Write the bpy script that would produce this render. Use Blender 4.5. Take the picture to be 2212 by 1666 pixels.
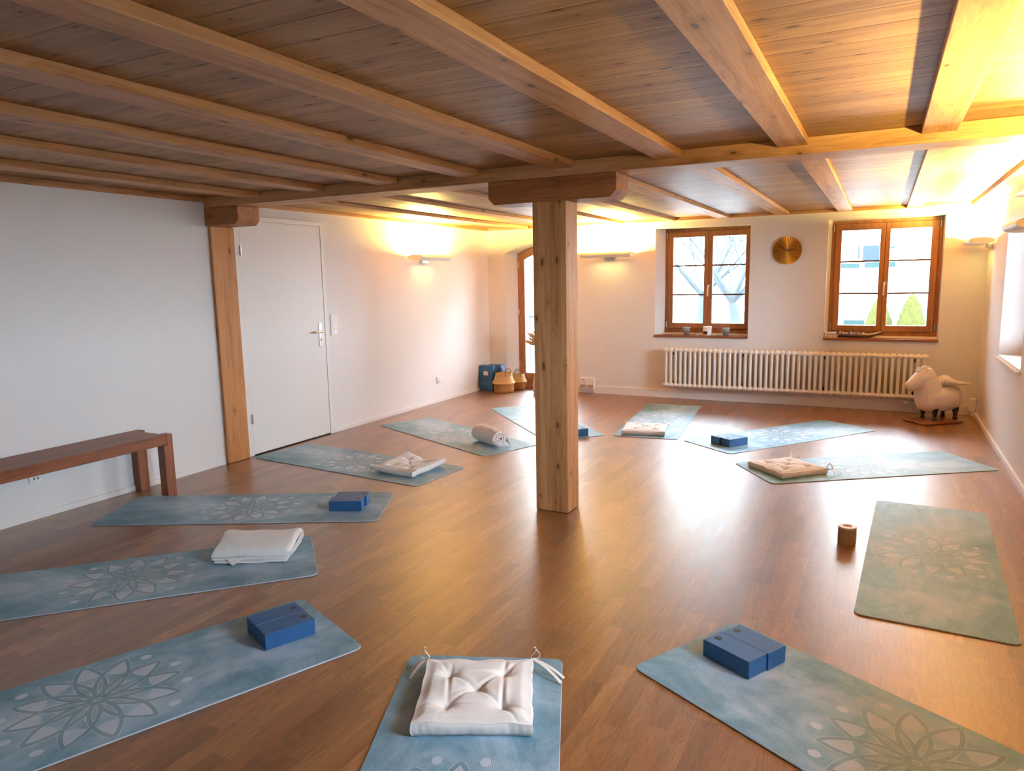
import bpy, bmesh, math, random
from math import sin, cos, pi, radians, sqrt, atan2, exp, floor
from mathutils import Vector, Matrix

SC = bpy.context.scene
COL = SC.collection
for o in list(bpy.data.objects):
    bpy.data.objects.remove(o)
random.seed(7)

# ------------------------------------------------------------------ camera
FPX, CAMX, CAMZ = 1544.094, 4.85, 1.4916
YAW, PITCH, ROLL = -0.477323, 0.146903, -0.0187556
cyw, syw, cpt, spt = cos(YAW), sin(YAW), cos(PITCH), sin(PITCH)
fwd = Vector((syw * cpt, cyw * cpt, -spt))
r0 = Vector((cyw, -syw, 0)); u0 = r0.cross(fwd)
rgt = r0 * cos(ROLL) + u0 * sin(ROLL); upv = -r0 * sin(ROLL) + u0 * cos(ROLL)
cam_d = bpy.data.cameras.new('camera'); cam_d.sensor_width = 36.0; cam_d.lens = 36.0 * FPX / 2212.0
cam_d.clip_start = 0.05; cam_d.clip_end = 300
cam = bpy.data.objects.new('camera', cam_d); COL.objects.link(cam)
M = Matrix.Identity(4)
for i in range(3):
    M[i][0] = rgt[i]; M[i][1] = upv[i]; M[i][2] = -fwd[i]
M[0][3], M[1][3], M[2][3] = CAMX, 0.0, CAMZ
cam.matrix_world = M
SC.camera = cam

# ------------------------------------------------------------------ world, light, exposure
SKY = 58.0
wd = bpy.data.worlds.new('overcast_sky'); SC.world = wd; wd.use_nodes = True
bg = wd.node_tree.nodes['Background']
bg.inputs[0].default_value = (0.68, 0.85, 1.0, 1); bg.inputs[1].default_value = SKY
LAMP_COL = (1.0, 0.735, 0.21)
LAMP_W = 205.0
sun_d = bpy.data.lights.new('sun', 'SUN'); sun_d.energy = 34.0; sun_d.angle = radians(2.0); sun_d.color = (1.0, 0.97, 0.92)
sun = bpy.data.objects.new('sun', sun_d); sun.rotation_euler = (radians(58), 0, 0); COL.objects.link(sun)
vs = SC.view_settings
SC.display_settings.display_device = 'sRGB'
vs.view_transform = 'Standard'; vs.look = 'None'; vs.gamma = 1.0; vs.exposure = 0.06; vs.use_curve_mapping = False
SC.cycles.use_denoising = True
SC.cycles.max_bounces = 10; SC.cycles.diffuse_bounces = 6; SC.cycles.glossy_bounces = 4
SC.cycles.transparent_max_bounces = 12
SC.cycles.sample_clamp_indirect = 8.0
SC.cycles.caustics_reflective = False; SC.cycles.caustics_refractive = False

# room dimensions (metres): x from the door wall, y from the camera, z up
W, D, YB = 5.77, 8.72, -0.75
ZC, ZJ, ZB = 2.187, 2.147, 2.103      # boards, joist undersides, beam underside
WT = 0.5
WIN_A, WIN_C = (6.27, 7.40), (1.5, 2.63)

def portal(name, loc, rot, sx, sy):
    l = bpy.data.lights.new(name, 'AREA'); l.shape = 'RECTANGLE'; l.size = sx; l.size_y = sy; l.cycles.is_portal = True
    o = bpy.data.objects.new(name, l); o.location = loc; o.rotation_euler = rot; COL.objects.link(o)
for a, b in (WIN_A, WIN_C):
    portal('daylight_portal', (W + 0.55, (a + b) / 2, 1.42), (0, radians(90), 0), 1.5, 1.4)
for a, b, z0, z1 in ((2.3, 3.5, 0.7, 2.15), (4.25, 5.45, 0.7, 2.15), (0.2, 1.3, 0.0, 2.0)):
    portal('daylight_portal', ((a + b) / 2, D + 0.55, (z0 + z1) / 2), (radians(-90), 0, 0), b - a, z1 - z0)

# ------------------------------------------------------------------ node helper
class NT:
    def __init__(s, name, rough=0.5, spec=0.5):
        s.m = bpy.data.materials.new(name); s.m.use_nodes = True
        s.t = s.m.node_tree; s.n = s.t.nodes; s.b = s.n['Principled BSDF']; s.out = s.n['Material Output']
        s.b.inputs['Roughness'].default_value = rough; s.b.inputs['Specular IOR Level'].default_value = spec
    def link(s, a, b): s.t.links.new(a, b)
    def put(s, sock, v):
        if hasattr(v, 'is_output'): s.link(v, sock)
        elif isinstance(v, (tuple, list)) and len(v) == 3 and sock.type == 'RGBA': sock.default_value = (*v, 1)
        else: sock.default_value = v
    def ma(s, op, a, b=0.0, c=0.0, clamp=False):
        n = s.n.new('ShaderNodeMath'); n.operation = op; n.use_clamp = clamp
        for k, v in enumerate((a, b, c)): s.put(n.inputs[k], v)
        return n.outputs[0]
    def mix(s, f, a, b, mode='MIX'):
        n = s.n.new('ShaderNodeMix'); n.data_type = 'RGBA'; n.blend_type = mode; n.clamp_factor = True
        s.put(n.inputs[0], f); s.put(n.inputs[6], a); s.put(n.inputs[7], b); return n.outputs[2]
    def coord(s, kind='Object'):
        return s.n.new('ShaderNodeTexCoord').outputs[kind]
    def rnd(s): return s.n.new('ShaderNodeObjectInfo').outputs['Random']
    def sep(s, v):
        n = s.n.new('ShaderNodeSeparateXYZ'); s.link(v, n.inputs[0]); return n.outputs
    def com(s, x, y, z):
        n = s.n.new('ShaderNodeCombineXYZ')
        for k, v in enumerate((x, y, z)): s.put(n.inputs[k], v)
        return n.outputs[0]
    def noise(s, v, scale=1.0, detail=3.0, rough=0.55, dist=0.0, col=False):
        n = s.n.new('ShaderNodeTexNoise'); s.link(v, n.inputs['Vector'])
        n.inputs['Scale'].default_value = scale; n.inputs['Detail'].default_value = detail
        n.inputs['Roughness'].default_value = rough; n.inputs['Distortion'].default_value = dist
        return n.outputs['Color' if col else 'Fac']
    def white(s, v):
        n = s.n.new('ShaderNodeTexWhiteNoise'); n.noise_dimensions = '3D'; s.link(v, n.inputs['Vector']); return n.outputs
    def voro(s, v, scale=1.0, feat='F1', rand=1.0):
        n = s.n.new('ShaderNodeTexVoronoi'); n.voronoi_dimensions = '2D'; n.feature = feat; s.link(v, n.inputs['Vector']); n.inputs['Scale'].default_value = scale
        n.inputs['Randomness'].default_value = rand
        return n.outputs
    def ramp(s, f, stops):
        n = s.n.new('ShaderNodeValToRGB'); s.link(f, n.inputs[0]); e = n.color_ramp.elements
        while len(e) < len(stops): e.new(0.5)
        for k, (p, c) in enumerate(stops):
            e[k].position = p; e[k].color = (*c, 1) if isinstance(c, (tuple, list)) else (c, c, c, 1)
        return n.outputs[0]
    def step(s, f, lo, hi):
        n = s.n.new('ShaderNodeMapRange'); n.interpolation_type = 'SMOOTHSTEP'
        s.put(n.inputs[0], f); n.inputs[1].default_value = lo; n.inputs[2].default_value = hi
        return n.outputs[0]
    def bump(s, h, strength=0.3, dist=0.01):
        n = s.n.new('ShaderNodeBump'); n.inputs['Strength'].default_value = strength; n.inputs['Distance'].default_value = dist
        s.link(h, n.inputs['Height']); s.link(n.outputs[0], s.b.inputs['Normal'])
    def color(s, c): s.put(s.b.inputs['Base Color'], c)

def plain(name, c, rough=0.5, metal=0.0, spec=0.5, noise=0.04, nscale=30.0, bump=0.0, bscale=200.0, bdist=0.002):
    k = NT(name, rough, spec); v = k.coord()
    f = k.noise(v, nscale, 2.0)
    lo = tuple(max(0.0, x * (1 - noise)) for x in c); hi = tuple(min(1.0, x * (1 + noise)) for x in c)
    k.color(k.mix(f, lo, hi)); k.b.inputs['Metallic'].default_value = metal
    if bump: k.bump(k.noise(v, bscale, 2.0), bump, bdist)
    return k.m

def wood(name, c_dark, c_mid, c_light, axis='y', fine=1.0, rough=0.45, knots=0.35, board=None, groove=0.004, strips=None, knotden=1.0, spec=0.4, groove_dark=0.8):
    """Timber with grain along one axis; board = (cross axis, width): boards with dark joints; strips: glued lamellas."""
    k = NT(name, rough, spec); v = k.coord('Object'); X = k.sep(v); rn = k.ma('MULTIPLY', k.rnd(), 37.0)
    ia = 'xyz'.index(axis); al = X[ia]; o1, o2 = [X[i] for i in range(3) if i != ia]
    shade = None; al2 = al; edge = None
    if board:
        cr = X['xyz'.index(board[0])]; q = k.ma('DIVIDE', cr, board[1]); row = k.ma('FLOOR', q)
        wn = k.white(k.com(row, 3.7, 1.0)); shade = wn[0]
        al2 = k.ma('ADD', al, k.ma('MULTIPLY', wn[0], 53.0))
        fr = k.ma('SUBTRACT', q, row); edge = k.ma('MINIMUM', fr, k.ma('SUBTRACT', 1.0, fr))
        edge = k.step(k.ma('MULTIPLY', edge, board[1]), groove * 0.3, groove)
    al2 = k.ma('ADD', al2, rn)
    gv = k.com(k.ma('MULTIPLY', al2, 1.1 * fine), k.ma('MULTIPLY', o1, 17.0 * fine), k.ma('MULTIPLY', o2, 17.0 * fine))
    g1 = k.noise(gv, 1.0, 4.0, 0.6, 0.6)
    g2 = k.noise(k.com(k.ma('MULTIPLY', al2, 5.0 * fine), k.ma('MULTIPLY', o1, 190.0 * fine), k.ma('MULTIPLY', o2, 190.0 * fine)), 1.0, 2.0)
    # growth rings: sine bands of the slow noise
    rings = k.ma('SINE', k.ma('MULTIPLY', g1, 60.0))
    f = k.ma('ADD', k.ma('MULTIPLY', g1, 0.75), k.ma('ADD', k.ma('MULTIPLY', g2, 0.25), k.ma('MULTIPLY', rings, 0.045)))
    c = k.ramp(f, [(0.28, c_dark), (0.5, c_mid), (0.72, c_light)])
    if shade is not None:
        c = k.mix(0.75, c, k.mix(shade, (0.62, 0.60, 0.57), (1.0, 1.0, 1.0)), 'MULTIPLY')
    if strips:
        q2 = k.ma('DIVIDE', X['xyz'.index(strips[0])], strips[1]); w2 = k.white(k.com(k.ma('FLOOR', q2), rn, 0.3))
        c = k.mix(0.8, c, k.mix(w2[0], (0.76, 0.72, 0.69), (1.0, 1.0, 1.0)), 'MULTIPLY')
    gd = groove_dark
    if board: gd = k.ma('MAXIMUM', k.ma('ADD', 0.12, k.ma('MULTIPLY', k.ma('POWER', k.sep(wn[1])[1], 4.0), groove_dark)), k.ma('MULTIPLY', k.step(X[1], 4.1, 4.2), 0.7))
    h = f
    if knots > 0:
        kv = k.com(k.ma('MULTIPLY', al2, 3.0 * knotden), k.ma('MULTIPLY', k.ma('ADD', o1, o2), 7.5 * knotden), 0.0)
        vo = k.voro(kv, 1.0); d = k.ma('ADD', vo['Distance'], k.ma('MULTIPLY', k.ma('SUBTRACT', k.noise(kv, 5.0, 2.0), 0.5), 0.06))
        sel = k.ma('GREATER_THAN', k.sep(vo['Color'])[0], 1.0 - knots)
        kk = k.ma('MULTIPLY', k.ma('SUBTRACT', 1.0, k.step(k.ma('DIVIDE', d, k.ma('ADD', 0.45, k.ma('MULTIPLY', k.sep(vo['Color'])[1], 1.1))), 0.035, 0.075)), sel)
        halo = k.ma('MULTIPLY', k.ma('SUBTRACT', 1.0, k.step(d, 0.06, 0.24)), k.ma('MULTIPLY', sel, 0.4))
        c = k.mix(halo, c, c_dark); c = k.mix(k.ma('MULTIPLY', kk, 0.85), c, tuple(x * 0.28 for x in c_dark))
    if edge is not None:
        c = k.mix(k.ma('MULTIPLY', k.ma('SUBTRACT', 1.0, edge), gd), c, tuple(x * 0.12 for x in c_dark))
        h = k.ma('ADD', k.ma('MULTIPLY', f, 0.1), edge)
        k.bump(h, 0.35, 0.004)
    else:
        k.bump(h, 0.12, 0.002)
    k.color(c)
    return k.m

def parquet():
    k = NT('oak_strip_parquet', 0.3, 0.5); v = k.coord('Object'); X = k.sep(v)
    w, L = 0.0715, 0.47
    qx = k.ma('DIVIDE', X[0], w); col = k.ma('FLOOR', qx); fx = k.ma('SUBTRACT', qx, col)
    off = k.white(k.com(col, 1.3, 0.0))[0]
    ln = k.ma('ADD', 0.36, k.ma('MULTIPLY', k.white(k.com(col, 9.1, 2.0))[0], 0.22))
    qy = k.ma('ADD', k.ma('DIVIDE', X[1], ln), k.ma('MULTIPLY', off, 7.0)); row = k.ma('FLOOR', qy); fy = k.ma('SUBTRACT', qy, row)
    wn = k.white(k.com(col, row, 4.0)); rnd = wn[0]; rc = k.sep(wn[1])
    al = k.ma('ADD', X[1], k.ma('MULTIPLY', rnd, 91.0))
    g1 = k.noise(k.com(k.ma('MULTIPLY', X[0], 15.0), k.ma('MULTIPLY', al, 1.6), k.ma('MULTIPLY', rnd, 30.0)), 1.0, 4.0, 0.6, 0.7)
    g2 = k.noise(k.com(k.ma('MULTIPLY', X[0], 240.0), k.ma('MULTIPLY', al, 7.0), 0.0), 1.0, 2.0)
    rings = k.ma('SINE', k.ma('MULTIPLY', g1, 75.0))
    f = k.ma('ADD', k.ma('MULTIPLY', g1, 0.6), k.ma('ADD', k.ma('MULTIPLY', g2, 0.3), k.ma('MULTIPLY', rings, 0.07)))
    c = k.ramp(f, [(0.25, (0.130, 0.054, 0.019)), (0.46, (0.250, 0.117, 0.045)), (0.7, (0.375, 0.198, 0.088))])
    tone = k.mix(rc[1], (0.56, 0.50, 0.45), (1.12, 1.08, 1.02))
    c = k.mix(1.0, c, tone, 'MULTIPLY')
    c = k.mix(k.ma('MULTIPLY', k.ma('GREATER_THAN', rc[2], 0.86), 0.35), c, (0.20, 0.07, 0.022))
    ex = k.ma('MULTIPLY', k.ma('MINIMUM', fx, k.ma('SUBTRACT', 1.0, fx)), w)
    ey = k.ma('MULTIPLY', k.ma('MINIMUM', fy, k.ma('SUBTRACT', 1.0, fy)), 0.45)
    e = k.step(k.ma('MINIMUM', ex, ey), 0.0003, 0.0014)
    c = k.mix(k.ma('MULTIPLY', k.ma('SUBTRACT', 1.0, e), 0.45), c, (0.05, 0.02, 0.008))
    k.color(c)
    k.b.inputs['Coat Weight'].default_value = 0.72; k.b.inputs['Coat Roughness'].default_value = 0.38; k.b.inputs['Coat IOR'].default_value = 1.6
    k.put(k.b.inputs['Roughness'], k.ma('ADD', 0.26, k.ma('MULTIPLY', g1, 0.16)))
    k.bump(k.ma('ADD', k.ma('MULTIPLY', g2, 0.15), e), 0.12, 0.0015)
    return k.m

def mat_print(name, mode):
    """Yoga-mat surface: watercolour wash; mode 'base', 'dark' bands, 'cell' fills, 'light' lines."""
    k = NT(name, 0.48, 0.5); v = k.coord('Object'); X = k.sep(v)
    p = k.com(k.ma('MULTIPLY', X[0], 1.6), k.ma('MULTIPLY', X[1], 2.3), 0.0)
    n1 = k.noise(p, 1.5, 5.0, 0.6, 0.8); n2 = k.noise(p, 6.0, 4.0, 0.65); n3 = k.noise(v, 260.0, 1.0)
    ed = k.ma('SUBTRACT', 0.306, k.ma('ABSOLUTE', X[1])); ed = k.ma('SUBTRACT', 1.0, k.step(ed, 0.0, 0.22))
    endd = k.step(k.ma('ABSOLUTE', X[0]), 0.55, 0.95)
    f = k.ma('ADD', k.ma('MULTIPLY', n1, 0.8), k.ma('MULTIPLY', n2, 0.22))
    f = k.ma('SUBTRACT', f, k.ma('MULTIPLY', k.ma('ADD', ed, endd), 0.09))
    c = k.ramp(f, [(0.30, (0.080, 0.215, 0.32)), (0.43, (0.165, 0.325, 0.45)), (0.53, (0.30, 0.455, 0.59)), (0.64, (0.43, 0.555, 0.68))])
    c = k.mix(k.ma('MULTIPLY', k.ma('GREATER_THAN', n3, 0.66), 0.18), c, (0.62, 0.72, 0.76))
    if mode == 'dark': c = k.mix(0.66, c, (0.13, 0.24, 0.31))
    if mode == 'inner': c = k.mix(0.4, c, (0.24, 0.36, 0.40))
    if mode == 'cell': c = k.mix(0.6, c, (0.57, 0.635, 0.73))
    if mode == 'light': c = k.mix(0.7, c, (0.60, 0.68, 0.78))
    k.color(c)
    ph = k.ma('ADD', k.ma('MULTIPLY', X[1], 900.0), k.ma('MULTIPLY', k.ma('SINE', k.ma('MULTIPLY', X[0], 520.0)), 1.2))
    wv = k.ma('MULTIPLY', k.ma('SINE', ph), k.ma('ADD', 0.7, k.ma('MULTIPLY', k.ma('SINE', k.ma('MULTIPLY', X[0], 1040.0)), 0.3)))
    k.bump(wv, 0.28, 0.0008)
    return k.m

def glass(name, tint=(1, 1, 1)):
    k = NT(name); n = k.n
    tr = n.new('ShaderNodeBsdfTransparent'); tr.inputs[0].default_value = (*tint, 1)
    gl = n.new('ShaderNodeBsdfGlossy'); gl.inputs['Roughness'].default_value = 0.02
    fr = n.new('ShaderNodeFresnel'); fr.inputs[0].default_value = 1.45
    mx = n.new('ShaderNodeMixShader'); k.link(fr.outputs[0], mx.inputs[0]); k.link(tr.outputs[0], mx.inputs[1]); k.link(gl.outputs[0], mx.inputs[2])
    k.link(mx.outputs[0], k.out.inputs[0]); n.remove(k.b); return k.m

def emit(name, c, s):
    k = NT(name); e = k.n.new('ShaderNodeEmission'); e.inputs[0].default_value = (*c, 1); e.inputs[1].default_value = s
    k.link(e.outputs[0], k.out.inputs[0]); k.n.remove(k.b); return k.m

MAT = {}
MAT['plaster'] = plain('white_plaster', (0.765, 0.76, 0.76), 0.85, spec=0.2, noise=0.02, nscale=6, bump=0.12, bscale=160, bdist=0.003)
MAT['white'] = plain('white_lacquer', (0.80, 0.79, 0.775), 0.4, noise=0.01)
MAT['radiator'] = plain('white_enamel', (0.80, 0.78, 0.75), 0.35, noise=0.01)
MAT['parquet'] = parquet()
PD, PM, PL = (0.26, 0.110, 0.040), (0.475, 0.240, 0.098), (0.61, 0.352, 0.168)
MAT['boards'] = wood('pine_ceiling_boards', (0.205, 0.092, 0.033), (0.355, 0.185, 0.070), (0.475, 0.278, 0.118), 'x', 1.0, 0.5, 0.8, knotden=1.25, board=('y', 0.1405), groove=0.0075)
MAT['joist'] = wood('pine_joist_timber', PD, PM, PL, 'y', 1.0, 0.5, 0.28)
MAT['beam'] = wood('pine_beam_timber', PD, (0.49, 0.26, 0.115), (0.62, 0.37, 0.19), 'x', 1.0, 0.5, 0.2)
MAT['corbel'] = wood('dark_corbel_timber', (0.17, 0.06, 0.022), (0.33, 0.135, 0.052), (0.44, 0.20, 0.08), 'x', 0.8, 0.5, 0.12)
MAT['post'] = wood('pine_post_timber', (0.32, 0.145, 0.055), (0.58, 0.315, 0.135), (0.70, 0.43, 0.21), 'z', 1.0, 0.5, 0.4, strips=('x', 0.037))
MAT['wallpost'] = wood('orange_post_timber', (0.26, 0.095, 0.03), (0.44, 0.19, 0.06), (0.56, 0.27, 0.10), 'z', 0.7, 0.5, 0.2)
MAT['bench'] = wood('red_brown_bench_timber', (0.10, 0.030, 0.012), (0.20, 0.066, 0.028), (0.285, 0.105, 0.047), 'y', 0.9, 0.42, 0.15)
MAT['benchleg'] = wood('red_brown_leg_timber', (0.10, 0.030, 0.012), (0.20, 0.066, 0.028), (0.285, 0.105, 0.047), 'z', 0.9, 0.42, 0.12)
MAT['frame'] = wood('oiled_window_timber', (0.17, 0.068, 0.028), (0.29, 0.128, 0.052), (0.38, 0.18, 0.08), 'z', 0.8, 0.4, 0.0)
MAT['framex'] = wood('oiled_rail_timber', (0.17, 0.068, 0.028), (0.29, 0.128, 0.052), (0.38, 0.18, 0.08), 'x', 0.8, 0.4, 0.0)
MAT['sill'] = wood('polished_sill_timber', (0.12, 0.036, 0.013), (0.20, 0.066, 0.024), (0.27, 0.10, 0.038), 'x', 0.8, 0.22, 0.0, spec=0.6)
MAT['board_dark'] = wood('brown_plinth_board', (0.13, 0.040, 0.014), (0.24, 0.083, 0.030), (0.31, 0.118, 0.045), 'x', 0.8, 0.35, 0.0)
MAT['glass'] = glass('window_glass')
MAT['bar'] = plain('dark_glazing_bar', (0.075, 0.035, 0.017), 0.5)
MAT['steel'] = plain('brushed_steel', (0.56, 0.54, 0.51), 0.32, 1.0, nscale=120)
MAT['black'] = plain('black_recess', (0.012, 0.011, 0.010), 0.6)
MAT['grey'] = plain('grey_rubber', (0.18, 0.17, 0.165), 0.7)
MAT['lampwhite'] = plain('white_lamp_metal', (0.80, 0.78, 0.74), 0.45, noise=0.01)
MAT['tube'] = emit('glowing_lamp_tube', (1.0, 0.72, 0.34), 14.0)
MAT['gold'] = plain('brushed_brass', (0.66, 0.40, 0.12), 0.32, 1.0, noise=0.06)
MAT['hand'] = plain('dark_clock_hand', (0.02, 0.008, 0.006), 0.5)
MAT['mat'] = [mat_print('mat_wash', 'base'), mat_print('mat_dark_band', 'dark'), mat_print('mat_cell', 'cell'), mat_print('mat_line_and_edge_glint', 'light'), mat_print('mat_inner_petal', 'inner')]
MAT['block'] = plain('blue_foam', (0.009, 0.080, 0.25), 0.5, spec=0.5, noise=0.12, nscale=9, bump=0.15, bscale=700, bdist=0.0008)
MAT['blockdark'] = plain('dark_foam', (0.004, 0.010, 0.028), 0.8)
MAT['blockmark'] = plain('pale_print', (0.05, 0.13, 0.25), 0.7)
MAT['paper'] = plain('paper_label', (0.72, 0.66, 0.60), 0.7, noise=0.12, nscale=60)
def fabric(name, c, waffle=0.0, st=0.25, dist=0.0008):
    k = NT(name, 0.9, 0.1); v = k.coord(); X = k.sep(v)
    n = k.noise(v, 24.0, 3.0); h = k.ma('MULTIPLY', n, 1.5)
    if waffle:
        u_ = k.ma('ADD', X[0], k.ma('MULTIPLY', k.ma('SUBTRACT', k.noise(v, 15.0, 2.0), 0.5), 0.006))
        wv = k.ma('MULTIPLY', k.ma('SINE', k.ma('MULTIPLY', k.ma('ADD', u_, k.ma('MULTIPLY', X[2], 0.6)), waffle)), k.ma('SINE', k.ma('MULTIPLY', k.ma('ADD', X[1], k.ma('MULTIPLY', X[2], 0.8)), waffle)))
        h = k.ma('ADD', wv, h)
    else: h = k.ma('ADD', h, k.ma('MULTIPLY', k.noise(v, 380.0, 2.0), 0.8))
    k.color(k.mix(n, tuple(x * 0.94 for x in c), tuple(min(1, x * 1.04) for x in c)))
    k.b.inputs['Sheen Weight'].default_value = 0.15
    k.bump(h, st, dist); return k.m
MAT['cotton'] = fabric('ecru_cotton', (0.84, 0.79, 0.75), 0, 0.3)
MAT['tape'] = fabric('cotton_tape', (0.78, 0.73, 0.68), 0, 0.2)
MAT['towel'] = fabric('waffle_terry', (0.90, 0.895, 0.89), 620.0, 0.5, 0.0016)
MAT['terry'] = fabric('ribbed_terry', (0.88, 0.86, 0.83), 700.0, 0.4, 0.0014)
MAT['leather'] = plain('cream_leatherette', (0.78, 0.70, 0.60), 0.42, spec=0.5, noise=0.03, nscale=12, bump=0.1, bscale=350, bdist=0.001)
MAT['fur'] = plain('white_mane_fur', (0.90, 0.88, 0.86), 0.9, spec=0.1)
MAT['hoof'] = plain('black_lacquered_leg', (0.010, 0.010, 0.010), 0.35)

# ------------------------------------------------------------------ mesh builder
class MB:
    def __init__(s): s.v = []; s.f = []; s.mi = []
    def add(s, vs_, fs, m=0):
        o = len(s.v); s.v += [tuple(p) for p in vs_]; s.f += [tuple(i + o for i in f) for f in fs]; s.mi += [m] * len(fs); return s
    def box(s, x0, x1, y0, y1, z0, z1, m=0):
        return s.add([(x0, y0, z0), (x1, y0, z0), (x1, y1, z0), (x0, y1, z0), (x0, y0, z1), (x1, y0, z1), (x1, y1, z1), (x0, y1, z1)],
                     [(0, 3, 2, 1), (4, 5, 6, 7), (0, 1, 5, 4), (1, 2, 6, 5), (2, 3, 7, 6), (3, 0, 4, 7)], m)
    def prism(s, poly, axis, a, b, m=0):
        """poly: 2-D outline in the two other axes (in order), extruded along axis from a to b."""
        def P(q, t): return {'x': (t, q[0], q[1]), 'y': (q[0], t, q[1]), 'z': (q[0], q[1], t)}[axis]
        n = len(poly); vs_ = [P(q, a) for q in poly] + [P(q, b) for q in poly]
        return s.add(vs_, [tuple(range(n - 1, -1, -1)), tuple(range(n, 2 * n))] + [(i, (i + 1) % n, n + (i + 1) % n, n + i) for i in range(n)], m)
    def ring(s, outer, inner, axis, a, b, m=0):
        def P(q, t): return {'x': (t, q[0], q[1]), 'y': (q[0], t, q[1]), 'z': (q[0], q[1], t)}[axis]
        n = len(outer); vs_ = [P(q, t) for t in (a, b) for pl in (outer, inner) for q in pl]
        f = []
        for i in range(n):
            j = (i + 1) % n
            f += [(i, j, n + j, n + i), (2 * n + j, 2 * n + i, 3 * n + i, 3 * n + j), (j, i, 2 * n + i, 2 * n + j), (n + i, n + j, 3 * n + j, 3 * n + i)]
        return s.add(vs_, f, m)
    def tube(s, pts, rad, n=8, m=0, cap=True, flat=1.0):
        pts = [Vector(p) for p in pts]; R = rad if isinstance(rad, (list, tuple)) else [rad] * len(pts)
        vs_ = []; prev = None
        for i, p in enumerate(pts):
            d = (pts[min(i + 1, len(pts) - 1)] - pts[max(i - 1, 0)]).normalized()
            if prev is None: a = d.orthogonal().normalized()
            else: a = (prev - d * prev.dot(d)); a = a.normalized() if a.length > 1e-6 else d.orthogonal().normalized()
            prev = a; b = d.cross(a)
            for k in range(n):
                t = 2 * pi * k / n; vs_.append(p + (a * cos(t) + b * sin(t) * flat) * R[i])
        f = [(i * n + k, i * n + (k + 1) % n, (i + 1) * n + (k + 1) % n, (i + 1) * n + k) for i in range(len(pts) - 1) for k in range(n)]
        if cap: f += [tuple(range(n - 1, -1, -1)), tuple((len(pts) - 1) * n + k for k in range(n))]
        return s.add(vs_, f, m)
    def lathe(s, prof, n=24, c=(0, 0, 0), m=0, sx=1.0, sy=1.0):
        vs_ = [(c[0] + r * cos(2 * pi * k / n) * sx, c[1] + r * sin(2 * pi * k / n) * sy, c[2] + z) for r, z in prof for k in range(n)]
        f = [(i * n + k, i * n + (k + 1) % n, (i + 1) * n + (k + 1) % n, (i + 1) * n + k) for i in range(len(prof) - 1) for k in range(n)]
        f += [tuple(range(n - 1, -1, -1)), tuple((len(prof) - 1) * n + k for k in range(n))]
        return s.add(vs_, f, m)
    def loft(s, rings, m=0):
        n = len(rings[0]); vs_ = [p for r in rings for p in r]
        f = [(i * n + k, i * n + (k + 1) % n, (i + 1) * n + (k + 1) % n, (i + 1) * n + k) for i in range(len(rings) - 1) for k in range(n)]
        f += [tuple(range(n - 1, -1, -1)), tuple((len(rings) - 1) * n + k for k in range(n))]
        return s.add(vs_, f, m)
    def ribbon(s, pts, width, th=0.0015, side=None, m=0):
        """flat tape along pts; side: direction of its width"""
        pts = [Vector(p) for p in pts]; vs_ = []
        for i, p in enumerate(pts):
            d = (pts[min(i + 1, len(pts) - 1)] - pts[max(i - 1, 0)]).normalized()
            a = Vector(side) if side else Vector((0, 0, 1)).cross(d); a = (a - d * a.dot(d)); a = a.normalized() if a.length > 1e-5 else d.orthogonal().normalized()
            b = d.cross(a)
            for q in (a * width / 2 + b * th / 2, -a * width / 2 + b * th / 2, -a * width / 2 - b * th / 2, a * width / 2 - b * th / 2): vs_.append(p + q)
        n = 4; f = [(i * n + k, i * n + (k + 1) % n, (i + 1) * n + (k + 1) % n, (i + 1) * n + k) for i in range(len(pts) - 1) for k in range(n)]
        f += [(3, 2, 1, 0), tuple((len(pts) - 1) * n + k for k in range(n))]
        return s.add(vs_, f, m)
    def build(s, name, mats, parent=None, loc=None, rotz=0.0, smooth=False, angle=38, bevel=0.0, seg=2):
        me = bpy.data.meshes.new(name); me.from_pydata(s.v, [], s.f)
        if not isinstance(mats, (list, tuple)): mats = [mats]
        for q in mats: me.materials.append(MAT[q] if isinstance(q, str) else q)
        me.polygons.foreach_set('material_index', s.mi)
        bm = bmesh.new(); bm.from_mesh(me); bmesh.ops.recalc_face_normals(bm, faces=bm.faces); bm.to_mesh(me); bm.free()
        if smooth: me.shade_smooth(); me.set_sharp_from_angle(angle=radians(angle))
        me.update()
        o = bpy.data.objects.new(name, me); COL.objects.link(o)
        if parent is not None: o.parent = parent
        if loc is not None: o.location = loc
        if rotz: o.rotation_euler = (0, 0, rotz)
        if bevel:
            md = o.modifiers.new('bevel', 'BEVEL'); md.width = bevel; md.segments = seg; md.limit_method = 'ANGLE'; md.angle_limit = radians(40)
            md.harden_normals = False
        return o

def tag(o, label, cat, group=None):
    o['label'] = label; o['category'] = cat
    if group: o['group'] = group
    return o
def thing(name, label, cat, loc=(0, 0, 0), rotz=0.0, group=None):
    o = bpy.data.objects.new(name, None); o.empty_display_size = 0.1; COL.objects.link(o); o.location = loc; o.rotation_euler = (0, 0, rotz)
    return tag(o, label, cat, group)
def struct(o): o['kind'] = 'structure'; return o
def root(name, loc=(0, 0, 0)):
    o = bpy.data.objects.new(name, None); o.empty_display_size = 0.1; COL.objects.link(o); o.location = loc; return struct(o)
def dup(o, loc, rotz=None, label=None, group=None):
    def rec(a, par):
        c = a.copy(); COL.objects.link(c); c.parent = par
        for ch in list(a.children): rec(ch, c)
        return c
    c = rec(o, None); c.location = loc
    if rotz is not None: c.rotation_euler = (0, 0, rotz)
    if label: c['label'] = label
    if group: c['group'] = group
    return c
def rect(x0, x1, z0, z1): return [(x0, z0), (x1, z0), (x1, z1), (x0, z1)]
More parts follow.
